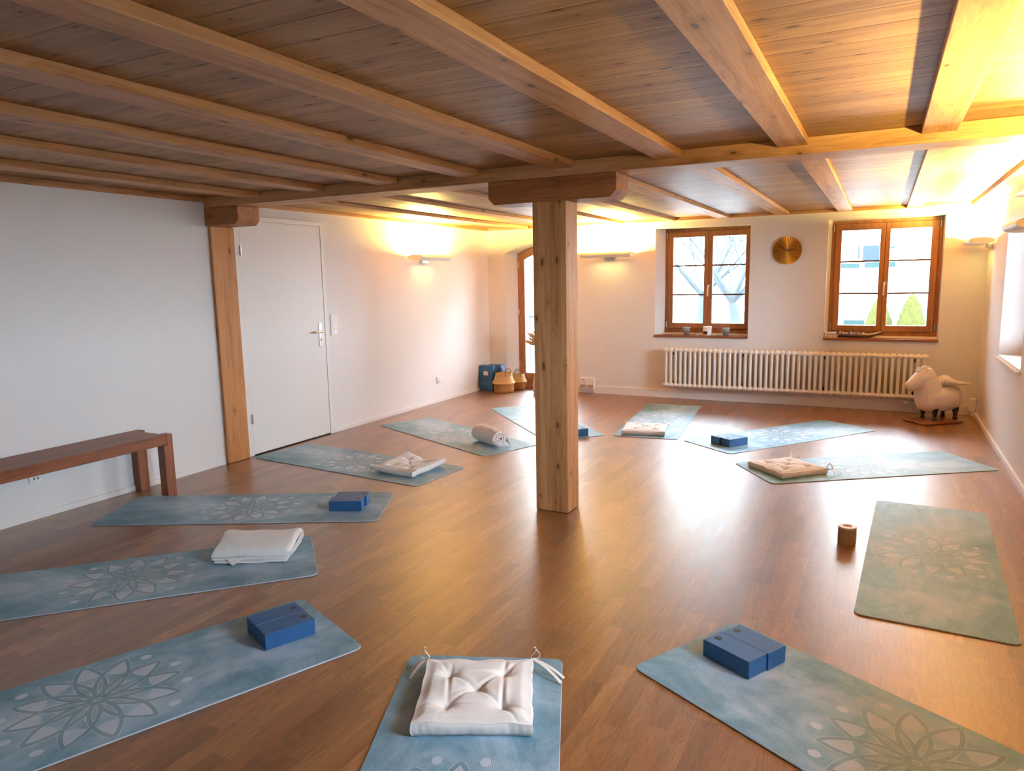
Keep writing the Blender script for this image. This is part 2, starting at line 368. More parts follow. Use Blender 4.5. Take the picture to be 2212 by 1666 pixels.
# ================================================================== room shell
struct(MB().box(-0.02, W + 0.02, YB, D + 0.42, -0.12, 0).build('floor', 'parquet'))
struct(MB().box(-0.1, W + 0.1, YB, D + 0.05, ZC, ZC + 0.12).build('ceiling', 'boards'))
struct(MB().box(-0.25, 0, YB - 0.2, D + WT, -0.12, ZC + 0.12).build('wall_left', 'plaster'))
struct(MB().box(0, W, YB - 0.2, YB, -0.12, ZC + 0.12).build('wall_back', 'plaster'))

def wall_cells(b, us, zs, holes, plane, m=0):
    for i in range(len(us) - 1):
        for j in range(len(zs) - 1):
            uc, zc = (us[i] + us[i + 1]) / 2, (zs[j] + zs[j + 1]) / 2
            if any(h[0] < uc < h[1] and h[2] < zc < h[3] for h in holes): continue
            b.add([plane(us[i], zs[j]), plane(us[i + 1], zs[j]), plane(us[i + 1], zs[j + 1]), plane(us[i], zs[j + 1])], [(0, 1, 2, 3)], m)

# far wall: arched door niche, two window niches
ZT = ZC + 0.12
H_IN = [(2.352, 3.466, 0.757, 2.071), (4.287, 5.393, 0.757, 2.077)]
H_OUT = [(2.424, 3.470, 0.800, 2.071), (4.315, 5.388, 0.800, 2.070)]
def arch(x0, x1, zs, rise, n=14):
    return [(x0 + (x1 - x0) * i / n, zs + rise * (1 - ((2 * i / n) - 1) ** 2)) for i in range(n + 1)]
AI = arch(0.268, 1.275, 1.838, 0.128); AO = arch(0.362, 1.190, 1.843, 0.105)
b = MB()
hole = H_IN + [(0.268, 1.275, -0.2, 1.97)]
wall_cells(b, [0, 0.268, 1.275, 2.352, 3.466, 4.287, 5.393, W + 0.3], [-0.12, 0, 0.757, 1.97, 2.071, 2.077, ZT], hole, lambda x, z: (x, D, z))
ho = H_OUT + [(0.362, 1.190, -0.2, 1.97)]
wall_cells(b, [0, 0.362, 1.190, 2.424, 3.470, 4.315, 5.388, W + 0.3], [-0.12, 0, 0.8, 1.97, 2.07, 2.071, ZT], ho, lambda x, z: (x, D + WT, z))
for A, y in ((AI, D), (AO, D + WT)):
    for (xa, za), (xb, zb) in zip(A[:-1], A[1:]):
        b.add([(xa, y, za), (xb, y, zb), (xb, y, 1.97), (xa, y, 1.97)], [(0, 1, 2, 3)])
DF = 0.2
def reveal(b, pin, pout, skip=()):
    n = len(pin)
    for i in range(n):
        j = (i + 1) % n
        if i in skip: continue
        a0, a1, o0, o1 = pin[i], pin[j], pout[i], pout[j]
        b.add([(a0[0], D, a0[1]), (a1[0], D, a1[1]), (o1[0], D + DF, o1[1]), (o0[0], D + DF, o0[1])], [(0, 1, 2, 3)])
        b.add([(o0[0], D + DF, o0[1]), (o1[0], D + DF, o1[1]), (o1[0], D + WT, o1[1]), (o0[0], D + WT, o0[1])], [(0, 1, 2, 3)])
for hi, h2 in zip(H_IN, H_OUT): reveal(b, rect(*hi), rect(*h2))
reveal(b, [(0.268, 0)] + AI + [(1.275, 0)], [(0.362, 0)] + AO + [(1.190, 0)], skip=(len(AI) + 1,))
struct(b.build('wall_far', 'plaster'))

# right wall with three window niches
b = MB(); ys = [YB - 0.2]; holes = []; holeo = []; yo = [YB - 0.2]
for a, c in (WIN_C, WIN_A):
    ys += [a, c]; yo += [a + 0.03, c - 0.03]; holes.append((a, c, 0.755, 2.1)); holeo.append((a + 0.03, c - 0.03, 0.8, 2.07))
ys.append(D + WT); yo.append(D + WT)
wall_cells(b, ys, [-0.12, 0.755, 2.1, ZT], holes, lambda y, z: (W, y, z))
wall_cells(b, yo, [-0.12, 0.8, 2.07, ZT], holeo, lambda y, z: (W + 0.6, y, z))
for hi, h2 in zip(holes, holeo):
    pi_, po = rect(*hi), rect(*h2)
    for i in range(4):
        j = (i + 1) % 4
        b.add([(W, *pi_[i]), (W, *pi_[j]), (W + 0.36, *po[j]), (W + 0.36, *po[i])], [(0, 1, 2, 3)])
        b.add([(W + 0.36, *po[i]), (W + 0.36, *po[j]), (W + 0.6, *po[j]), (W + 0.6, *po[i])], [(0, 1, 2, 3)])
struct(b.build('wall_right', 'plaster'))

# skirtings and timber edge trims
b = MB().box(0, 0.014, YB, 4.09, 0, 0.041).box(0, 0.014, 5.445, D, 0, 0.041); struct(b.build('baseboard_left', 'white', bevel=0.002))
b = MB().box(0.014, 0.26, D - 0.014, D, 0, 0.098).box(1.283, W - 0.014, D - 0.014, D, 0, 0.098); struct(b.build('baseboard_far', 'white', bevel=0.002))
b = MB().box(W - 0.018, W, YB, D - 0.014, 0, 0.045); struct(b.build('baseboard_right', 'white', bevel=0.002))
def member(name, x0, x1, y0, y1, z0, z1, m, bev=0.003):
    """solid timber with its origin on its own underside"""
    cx, cyy = (x0 + x1) / 2, (y0 + y1) / 2
    return MB().box(x0 - cx, x1 - cx, y0 - cyy, y1 - cyy, 0, z1 - z0).build(name, m, loc=(cx, cyy, z0), bevel=bev)
struct(member('trim_1', 0, 0.022, YB, 4.075, ZJ - 0.002, ZC, 'joist'))
struct(member('trim_2', 0, 0.022, 4.30, D, ZJ + 0.005, ZC, 'joist'))
struct(member('trim_3', 0.022, W - 0.17, D - 0.03, D, ZJ + 0.008, ZC, 'beam'))

# joists in front of and behind the crossbeam, the crossbeam, its posts
YBM0, YBM1 = 4.08, 4.30
NTH = ['first', 'second', 'third', 'fourth', 'fifth', 'sixth', 'seventh', 'eighth', 'ninth']
front = [0.621, 1.257, 1.896, 2.536, 3.177, 3.822, 4.474, 5.124]
for i, xr in enumerate(front):
    o = member('ceiling_joist', xr - 0.147, xr, YB + 0.01, YBM0, ZJ, ZC, 'joist')
    tag(o, f'{NTH[i]} pine ceiling joist from the door wall, on the near side of the crossbeam', 'joist', 'ceiling joists before the crossbeam')
for i, (xr, xf) in enumerate(zip(front, [0.64, 1.29, 1.95, 2.60, 3.236, 3.88, 4.518, 5.172])):
    s0 = xr + (0.03 if i < 6 else 0.0) if False else xf
    o = member('ceiling_joist', xf - 0.142, xf, YBM1, D - 0.032, ZJ + 0.006, ZC, 'joist')
    tag(o, f'{NTH[i]} pine ceiling joist from the door wall, on the window side of the crossbeam', 'joist', 'ceiling joists behind the crossbeam')
o = member('edge_joist', W - 0.165, W - 0.003, YB + 0.01, YBM0, ZJ, ZC, 'joist'); tag(o, 'pine edge joist along the right wall, on the near side of the crossbeam', 'joist')
o = member('edge_joist', W - 0.165, W - 0.003, YBM1, D - 0.003, ZJ, ZC, 'joist'); tag(o, 'pine edge joist along the right wall, above the wall lamps by the windows', 'joist')
o = member('cross_beam', 0.003, W - 0.003, YBM0, YBM1, ZB, ZC, 'beam', 0.004); tag(o, 'long pine crossbeam running the width of the room on top of the posts', 'beam')

t = thing('timber_post', 'square pine post standing free in the middle of the parquet floor', 'post', (3.015, 4.18, 0))
o = MB().box(-0.112, 0.112, -0.1, 0.085, 0.002, 1.96).build('post_shaft', 'post', t, bevel=0.004)
CH = 0.04
o = MB().prism([(-0.42, 1.999), (-0.382, 1.96), (0.391, 1.96), (0.43, 1.999), (0.43, ZB - 0.001), (-0.42, ZB - 0.001)], 'y', -0.1, 0.12).build('post_corbel', 'corbel', t, bevel=0.003)
for px, pz in ((-0.085, 0.095), (0.032, 0.066)):
    b = MB().lathe([(0.016, 0), (0.016, 0.001)], 18); b.v = [(px + x, -0.1 - z, pz + y) for x, y, z in b.v]
    pg = b.build('wood_plug', 'joist', t)
    MB().box(px - 0.003, px + 0.003, -0.1022, -0.1012, pz - 0.003, pz + 0.003).build('screw_hole', 'black', pg)
t = thing('timber_wall_post', 'orange-brown timber post set against the wall beside the white door', 'post', (0.0, 4.21, 0))
MB().box(0.002, 0.032, -0.105, 0.128, 0.002, 1.96).build('post_shaft', 'wallpost', t, bevel=0.004)
MB().prism([(0.002, 1.96), (0.335, 1.96), (0.374, 1.999), (0.374, ZB - 0.001), (0.002, ZB - 0.001)], 'y', -0.13, 0.09).build('post_corbel', 'corbel', t, bevel=0.003)

# ------------------------------------------------------------------ white door on the left wall
d1 = root('door_1', (0, 4.9, 0))
y = 4.9
MB().ring([(4.342 - y, 0.003), (5.435 - y, 0.003), (5.435 - y, 2.069), (4.342 - y, 2.069)], [(4.405 - y, 0.003), (5.392 - y, 0.003), (5.392 - y, 2.031), (4.405 - y, 2.031)], 'x', 0.001, 0.016).build('door_frame', 'white', d1, bevel=0.002)
MB().box(0.001, 0.012, 4.409 - y, 5.389 - y, 0.012, 2.028).build('door_leaf', 'white', d1, bevel=0.002)
MB().box(0.001, 0.006, 4.407 - y, 5.391 - y, 0.0015, 0.012).build('door_gap', 'black', d1)
for z in (0.33, 1.777):
    h = MB().tube([(0.022, 4.403 - y, z - 0.042), (0.022, 4.403 - y, z - 0.001)], 0.009, 12).tube([(0.022, 4.403 - y, z + 0.001), (0.022, 4.403 - y, z + 0.042)], 0.009, 12)
    h.build('hinge', 'steel', d1, smooth=True)
def capsule(cy_, z0, z1, r, n=10):
    return [(cy_ + r * cos(pi + pi * k / n), z0 + r + r * sin(pi + pi * k / n)) for k in range(n + 1)] + [(cy_ + r * cos(pi * k / n), z1 - r + r * sin(pi * k / n)) for k in range(n + 1)]
hb = MB().prism(capsule(5.321 - y, 0.88, 1.117, 0.021), 'x', 0.012, 0.018).build('door_handle', 'steel', d1, bevel=0.0015)
MB().tube([(0.018, 5.322 - y, 1.028), (0.05, 5.322 - y, 1.028), (0.062, 5.31 - y, 1.028), (0.064, 5.29 - y, 1.029), (0.064, 5.2 - y, 1.031)], 0.0105, 12).build('lever', 'steel', hb, smooth=True)
MB().box(0.018, 0.0186, 5.316 - y, 5.328 - y, 0.936, 0.962).build('keyhole', 'black', hb)

# ------------------------------------------------------------------ arched terrace door
d2 = root('door_2', (0.77, D + DF, 0))
ax0 = 0.77
def archring(x0, x1, z0, zs, rise, n=14):
    return [(x0 - ax0, z0)] + [(x - ax0, z) for x, z in arch(x0, x1, zs, rise, n)] + [(x1 - ax0, z0)]
MB().ring(archring(0.362, 1.190, 0.022, 1.843, 0.105), archring(0.376, 1.176, 0.108, 1.829, 0.105), 'y', -0.006, 0.07).build('door_frame', 'frame', d2, bevel=0.003)
MB().ring(archring(0.377, 1.175, 0.109, 1.828, 0.105), archring(0.463, 1.090, 0.200, 1.760, 0.088), 'y', -0.012, 0.05).build('door_sash', 'frame', d2, bevel=0.005)
MB().prism(archring(0.461, 1.092, 0.198, 1.762, 0.088), 'y', 0.02, 0.026).build('door_pane', 'glass', d2)
for z in (0.33, 1.05, 1.69): MB().tube([(0.379 - ax0, -0.018, z - 0.035), (0.379 - ax0, -0.018, z + 0.035)], 0.007, 10).build('hinge', 'steel', d2, smooth=True)
MB().box(0.362 - ax0, 1.19 - ax0, -0.03, 0.08, 0.0, 0.022).build('threshold', 'framex', d2)

# ------------------------------------------------------------------ casement windows
def window(name, fx0, fx1, gl, zz, at, axis='y'):
    """Two-leaf casement. gl: four glass x limits; at = (origin, flip) """
    w = root(name, at)
    L = lambda a, b_, z0, z1: rect(a, b_, z0, z1)
    zs0, zs1, g0, g1 = zz
    mid = (gl[1] + gl[2]) / 2
    MB().ring(L(fx0, fx1, 0.80, 2.071), L(fx0 + 0.036, fx1 - 0.036, zs0, zs1), 'y', -0.004, 0.08).build('window_frame', 'frame', w, bevel=0.003)
    for (s0, s1, a, c) in ((fx0 + 0.037, mid - 0.0015, gl[0], gl[1]), (mid + 0.0015, fx1 - 0.037, gl[2], gl[3])):
        sh = MB().ring(L(s0, s1, zs0 + 0.001, zs1 - 0.001), L(a, c, g0, g1), 'y', -0.02, 0.05).build('window_sash', 'frame', w, bevel=0.006)
        MB().box(a - 0.003, c + 0.003, 0.018, 0.024, g0 - 0.003, g1 + 0.003).build('window_pane', 'glass', sh)
        for zb in (1.268, 1.622): MB().box(a - 0.001, c + 0.001, 0.004, 0.017, zb - 0.0095, zb + 0.0095).build('glazing_bar', 'bar', sh)
    MB().box(mid - 0.018, mid + 0.018, 0.026, 0.049, zs0 + 0.002, zs1 - 0.002).build('meeting_strip', 'frame', w)
    for hx in (fx0 + 0.022, fx1 - 0.022):
        for hz in (0.90, 1.99): MB().tube([(hx, -0.012, hz - 0.036), (hx, -0.012, hz + 0.036)], 0.007, 10).build('window_hinge', 'steel', w, smooth=True)
    hm = mid + 0.012
    h = MB().prism(capsule(hm, 1.355, 1.40, 0.014), 'y', -0.026, -0.02).build('window_handle', 'steel', w, bevel=0.001)
    MB().tube([(hm, -0.026, 1.378), (hm, -0.055, 1.378), (hm - 0.002, -0.066, 1.368), (hm - 0.003, -0.068, 1.345), (hm - 0.004, -0.066, 1.248)], [0.008, 0.008, 0.009, 0.009, 0.008], 10).build('handle_lever', 'lampwhite', h, smooth=True)
    return w
W1 = window('window_1', 2.424 - 2.955, 3.486 - 2.955, [2.526 - 2.955, 2.903 - 2.955, 3.007 - 2.955, 3.389 - 2.955], (0.851, 2.034, 0.921, 1.966), (2.955, D + DF, 0))
W2 = window('window_2', 4.315 - 4.85, 5.388 - 4.85, [4.417 - 4.85, 4.800 - 4.85, 4.898 - 4.85, 5.285 - 4.85], (0.845, 2.034, 0.915, 1.963), (4.85, D + DF, 0))
for k, (wn, (x0, x1)) in enumerate(((W1, (2.346, 3.468)), (W2, (4.283, 5.398)))):
    cx = wn.location.x
    MB().box(x0 - cx, x1 - cx, -DF - 0.03, -DF - 0.0005, 0.757, 0.783).box(x0 + 0.012 - cx, x1 - 0.012 - cx, -DF - 0.0005, -0.005, 0.759, 0.783).build('window_sill', 'sill', wn, bevel=0.003)
for k, (a, c) in enumerate((WIN_A, WIN_C)):
    hw = (c - a - 0.06) / 2
    wn = window(f'window_{k + 3}', -hw, hw, [-hw + 0.1, -0.05, 0.05, hw - 0.1], (0.845, 2.034, 0.915, 1.963), (W + 0.36, (a + c) / 2, 0))
    wn.rotation_euler = (0, 0, radians(-90))
    MB().box(-hw - 0.028, hw + 0.028, -0.385, -0.365, 0.735, 0.76).box(-hw - 0.01, hw + 0.01, -0.365, -0.01, 0.756, 0.775).build('window_sill', 'white', wn, bevel=0.003)

# ------------------------------------------------------------------ switches and sockets
t = thing('light_switch', 'white three-part switch plate with key socket, on the wall just right of the white door', 'switch', (0, 5.535, 0.976))
MB().box(0.001, 0.010, -0.05, 0.05, 0, 0.207).build('cover_plate', 'white', t, bevel=0.003)
for z in (0.145, 0.084): MB().box(0.010, 0.0135, -0.026, 0.03, z - 0.021, z + 0.021).build('rocker', 'white', t, bevel=0.002)
b = MB()
for r, x in ((0.014, 0.0125), ):
    b.add([(x if k else x, r * cos(2 * pi * k / 16) + 0.008, 0.042 + r * sin(2 * pi * k / 16)) for k in range(16)] + [(0.009, r * cos(2 * pi * k / 16) + 0.008, 0.042 + r * sin(2 * pi * k / 16)) for k in range(16)], [tuple(range(16))] + [(k, (k + 1) % 16, 16 + (k + 1) % 16, 16 + k) for k in range(16)])
b.build('key_cylinder', 'steel', t)
def socket(label, loc, nm='wall_socket'):
    t = thing(nm, label, 'socket', loc)
    MB().box(0.001, 0.009, -0.043, 0.043, -0.043, 0.043).build('cover_plate', 'white', t, bevel=0.003)
    b = MB()
    for y_, z_ in ((-0.012, -0.016), (0.012, -0.016), (0, 0.018)):
        b.add([(0.0096, y_ + 0.011 * cos(pi / 3 * k) * 0.6, z_ + 0.011 * sin(pi / 3 * k)) for k in range(6)], [tuple(range(6))])
        b.box(0.009, 0.0095, y_ - 0.003, y_ + 0.003, z_ - 0.008, z_ + 0.008)
    b.build('socket_holes', 'grey', t)
    return t
socket('white socket low on the wall between the white door and the corner baskets', (0, 7.395, 0.277))
socket('white socket on the wall behind the wooden bench', (0, 2.59, 0.285))
t = thing('floor_socket_box', 'white double socket box standing on the floor below the wall lamp on the window wall', 'socket', (1.463, D, 0))
MB().prism([(-0.016, 0.003), (-0.045, 0.075), (-0.03, 0.115), (-0.03, 0.2), (-0.001, 0.203), (-0.001, 0.003)], 'x', -0.098, 0.1).build('housing', 'white', t, bevel=0.003)
for i, x in enumerate((-0.048, 0.048)):
    MB().prism([(-0.0165, 0.008), (-0.046, 0.078), (-0.047, 0.078), (-0.018, 0.006)], 'x', x - 0.044, x + 0.044).build('lower_flap', 'white', t)
    MB().prism([(-0.0462, 0.079), (-0.0312, 0.112), (-0.033, 0.112), (-0.048, 0.079)], 'x', x - 0.042, x + 0.042).build('grey_strip', 'grey', t)
b = MB()
for x_, z_ in ((-0.062, 0.14), (-0.034, 0.14), (-0.048, 0.175)): b.box(x_ - 0.006, x_ + 0.006, -0.0308, -0.0302, z_ - 0.008, z_ + 0.008)
b.build('socket_holes', 'grey', t)
t = thing('corner_junction_box', 'small white socket box low in the corner right of the leather animal stool', 'socket', (5.735, D - 0.05, 0))
MB().prism([(-0.035, 0.075), (-0.035, 0.16), (-0.02, 0.185), (0.03, 0.185), (0.03, 0.06), (-0.01, 0.045)], 'y', -0.045, 0.03).build('housing', 'white', t, bevel=0.003)
MB().box(-0.012, 0.022, -0.035, 0.005, 0.002, 0.052).build('cable_duct', 'white', t, bevel=0.002)
# ================================================================== wall lamps
def lens(n=12, w0=0.018, w1=0.222, up=0.030, dn=0.034):
    c = (w0 + w1) / 2; h = (w1 - w0) / 2
    top = [(c + h * cos(pi * k / n), up * sin(pi * k / n) ** 0.9) for k in range(n + 1)]
    bot = [(c - h * cos(pi * k / n), -dn * sin(pi * k / n) ** 0.9) for k in range(1, n)]
    return top + bot
def make_lamp(label, loc, rotz, length=0.64, k=1.2):
    """local x along the wall, local -y into the room, origin on the wall"""
    t = thing('wall_lamp', label, 'lamp', loc, rotz, 'white uplighter wall lamps')
    hl = length / 2
    n = 12; h = 0.102; c = 0.120
    # lower shell: open towards the wall and at the top
    pts = [(c - h * cos(pi * k / n), -0.034 * sin(pi * k / n) ** 0.9) for k in range(2, n + 1)] + [(c + h * cos(pi * k / n), 0.030 * sin(pi * k / n) ** 0.9) for k in range(1, 5)]
    inn = [(y - 0.004 if i > 4 else y, z + 0.004) for i, (y, z) in enumerate(pts)]
    poly = [(-y, z) for y, z in pts] + [(-y, z) for y, z in reversed(inn)]
    MB().prism(poly, 'x', -hl + 0.006, hl - 0.006).build('lamp_shell', 'lampwhite', t, smooth=True, angle=60)
    for s in (-1, 1):
        MB().prism([(-y, z) for y, z in lens()], 'x', s * hl - 0.005, s * hl + 0.005).build('end_cap', 'lampwhite', t, bevel=0.0015)
    MB().box(-0.06, 0.06, -0.05, -0.001, -0.062, -0.028).build('wall_bracket', 'steel', t, bevel=0.003)
    MB().tube([(-hl + 0.03, -0.115, -0.004), (hl - 0.03, -0.115, -0.004)], 0.010, 12).build('lamp_tube', 'tube', t, smooth=True)
    for nm, sx, sy, pos, rx, e in (('uplight', length - 0.1, 0.10, (0, -0.105, 0.014), pi, 1.0), ('slotlight', 0.40, 0.09, (0, -0.13, -0.075), 0.0, 0.0045)):
        l = bpy.data.lights.new(nm, 'AREA'); l.shape = 'RECTANGLE'; l.size = sx; l.size_y = sy; l.color = LAMP_COL; l.energy = LAMP_W * e * k
        o = bpy.data.objects.new(nm, l); COL.objects.link(o); o.parent = t; o.location = pos; o.rotation_euler = (rx, 0, 0)
    return t
ZL = 1.766
make_lamp('white wall lamp glowing on the wall between the white door and the corner', (0, 7.125, ZL), radians(90))
make_lamp('white wall lamp on the window wall between the arched door and the first window', (1.77, D, ZL + 0.012), 0)
make_lamp('white wall lamp in the far right corner beside the second window', (W, 8.36, ZL + 0.01), radians(-90), 0.64, 1.35)
make_lamp('white wall lamp on the right wall at the near side of its window niche', (W, 5.66, ZL + 0.01), radians(-90), 0.60, 1.2)
make_lamp('white wall lamp on the right wall nearest the camera', (W, 2.98, ZL + 0.01), radians(-90), 0.60, 1.2)

# ================================================================== clock
t = thing('wall_clock', 'round brass sunburst clock on the wall between the two windows', 'clock', (3.873, D, 1.761))
b = MB(); n = 96; R = 0.153
v0 = [(0.018 * cos(2 * pi * k / n), -0.03, 0.018 * sin(2 * pi * k / n)) for k in range(n)]
v1 = [(R * cos(2 * pi * k / n), -0.030 + (0.007 if k % 2 else -0.003), R * sin(2 * pi * k / n)) for k in range(n)]
v2 = [(R * cos(2 * pi * k / n), -0.012, R * sin(2 * pi * k / n)) for k in range(n)]
b.add(v0 + v1 + v2, [(k, (k + 1) % n, n + (k + 1) % n, n + k) for k in range(n)] + [(n + k, n + (k + 1) % n, 2 * n + (k + 1) % n, 2 * n + k) for k in range(n)] + [tuple(range(n)), tuple(range(2 * n, 3 * n))])
b.build('sunburst_dial', 'gold', t)
MB().box(-0.05, 0.05, -0.012, -0.001, -0.05, 0.05).build('movement_case', 'black', t)
def hand(ang, l, back, w, y):
    c_, s_ = cos(ang), sin(ang)
    P = [(-back, -w / 2), (l, -w * 0.4), (l, w * 0.4), (-back, w / 2)]
    return MB().prism([(x * c_ - z * s_, x * s_ + z * c_) for x, z in P], 'y', y - 0.002, y)
hand(radians(149), 0.124, 0.022, 0.007, -0.040).build('minute_hand', 'hand', t)
hand(radians(4), 0.09, 0.026, 0.009, -0.036).build('hour_hand', 'hand', t)
b = MB().lathe([(0.006, 0), (0.006, 0.012)], 14); b.v = [(x, -0.032 - z, y) for x, y, z in b.v]; b.build('hand_pin', 'steel', t, smooth=True)

# ================================================================== column radiator
NS = 48; X0, PIT = 2.535, 0.0583
t = thing('column_radiator', 'long white column radiator on the wall under the two windows', 'radiator', (X0 + PIT * (NS - 1) / 2, D, 0.148))
cx = t.location.x
def section():
    b = MB(); H = 0.49
    for yy in (-0.125, -0.075):
        b.tube([(0, yy, 0.03), (0, yy, H - 0.03)], 0.0165, 12, cap=False)
    for z, sg in ((0.032, -1), (H - 0.032, 1)):
        # cast head: an oval across the columns, tapering to a nipple at both sides
        rings = []
        for xx, sc in ((-0.029, 0.55), (-0.020, 0.80), (-0.010, 0.97), (0, 1.0), (0.010, 0.97), (0.020, 0.80), (0.029, 0.55)):
            rings.append([(xx, -0.10 + 0.048 * cos(2 * pi * k / 16) * (0.6 + 0.4 * sc), z + 0.033 * sin(2 * pi * k / 16) * sc) for k in range(16)])
        b.loft(rings)
    return b
base = section().build('radiator_section', 'radiator', t, loc=(X0 - cx, 0, 0), smooth=True, angle=50)
for k in range(1, NS):
    c = base.copy(); COL.objects.link(c); c.parent = t; c.location = (X0 + PIT * k - cx, 0, 0)
for k in (2, 16.0, 31.0, 46.0):
    for zz in (0.40, 0.05): MB().box(-0.006, 0.006, -0.10, -0.001, zz, zz + 0.035).build('wall_bracket', 'black', t, loc=(X0 + PIT * (int(k) - 0.5) - cx, 0, 0))
for s, x in ((-1, X0 - 0.03 - cx), (1, X0 + PIT * (NS - 1) + 0.03 - cx)):
    b = MB()
    for z in (0.032, 0.458):
        if s > 0 and z < 0.1: continue
        MB().tube([(x, -0.10, z), (x + s * 0.014, -0.10, z)], [0.02, 0.012], 12).build('end_plug', 'radiator', t, smooth=True)
xv = 5.215 - cx
b = MB().tube([(xv - 0.105, -0.10, -0.035), (xv - 0.06, -0.10, -0.035)], [0.019, 0.02], 16)
b.build('thermostat_head', 'white', t, smooth=True)
b = MB().tube([(xv - 0.06, -0.10, -0.035), (xv + 0.02, -0.10, -0.035)], 0.010, 12).tube([(xv, -0.10, 0.02), (xv, -0.10, -0.147)], 0.008, 10).tube([(xv + 0.045, -0.10, 0.02), (xv + 0.045, -0.10, -0.147)], 0.008, 10)
b.build('valve_pipes', 'steel', t, smooth=True)

# ================================================================== bench
t = thing('wooden_bench', 'long red-brown wooden bench against the wall at the left edge', 'bench', (0.19, 2.43, 0))
hl = 0.91
MB().box(-0.186, 0.184, -hl + 0.045, hl - 0.047, 0.375, 0.448).build('bench_seat', 'bench', t, bevel=0.004)
for sx, sy in ((-1, 1), (1, 1), (-1, -1), (1, -1)):
    x0 = -0.186 if sx < 0 else 0.111; y0 = hl - 0.075 if sy > 0 else -hl
    b = MB().box(x0, x0 + 0.073, y0, y0 + 0.075, 0.0, 0.372)
    if sx: b.box(x0, x0 + 0.073, (hl - 0.0465) if sy > 0 else -hl, hl if sy > 0 else -hl + 0.0445, 0.372, 0.448)
    b.build('leg', 'benchleg', t, bevel=0.004)

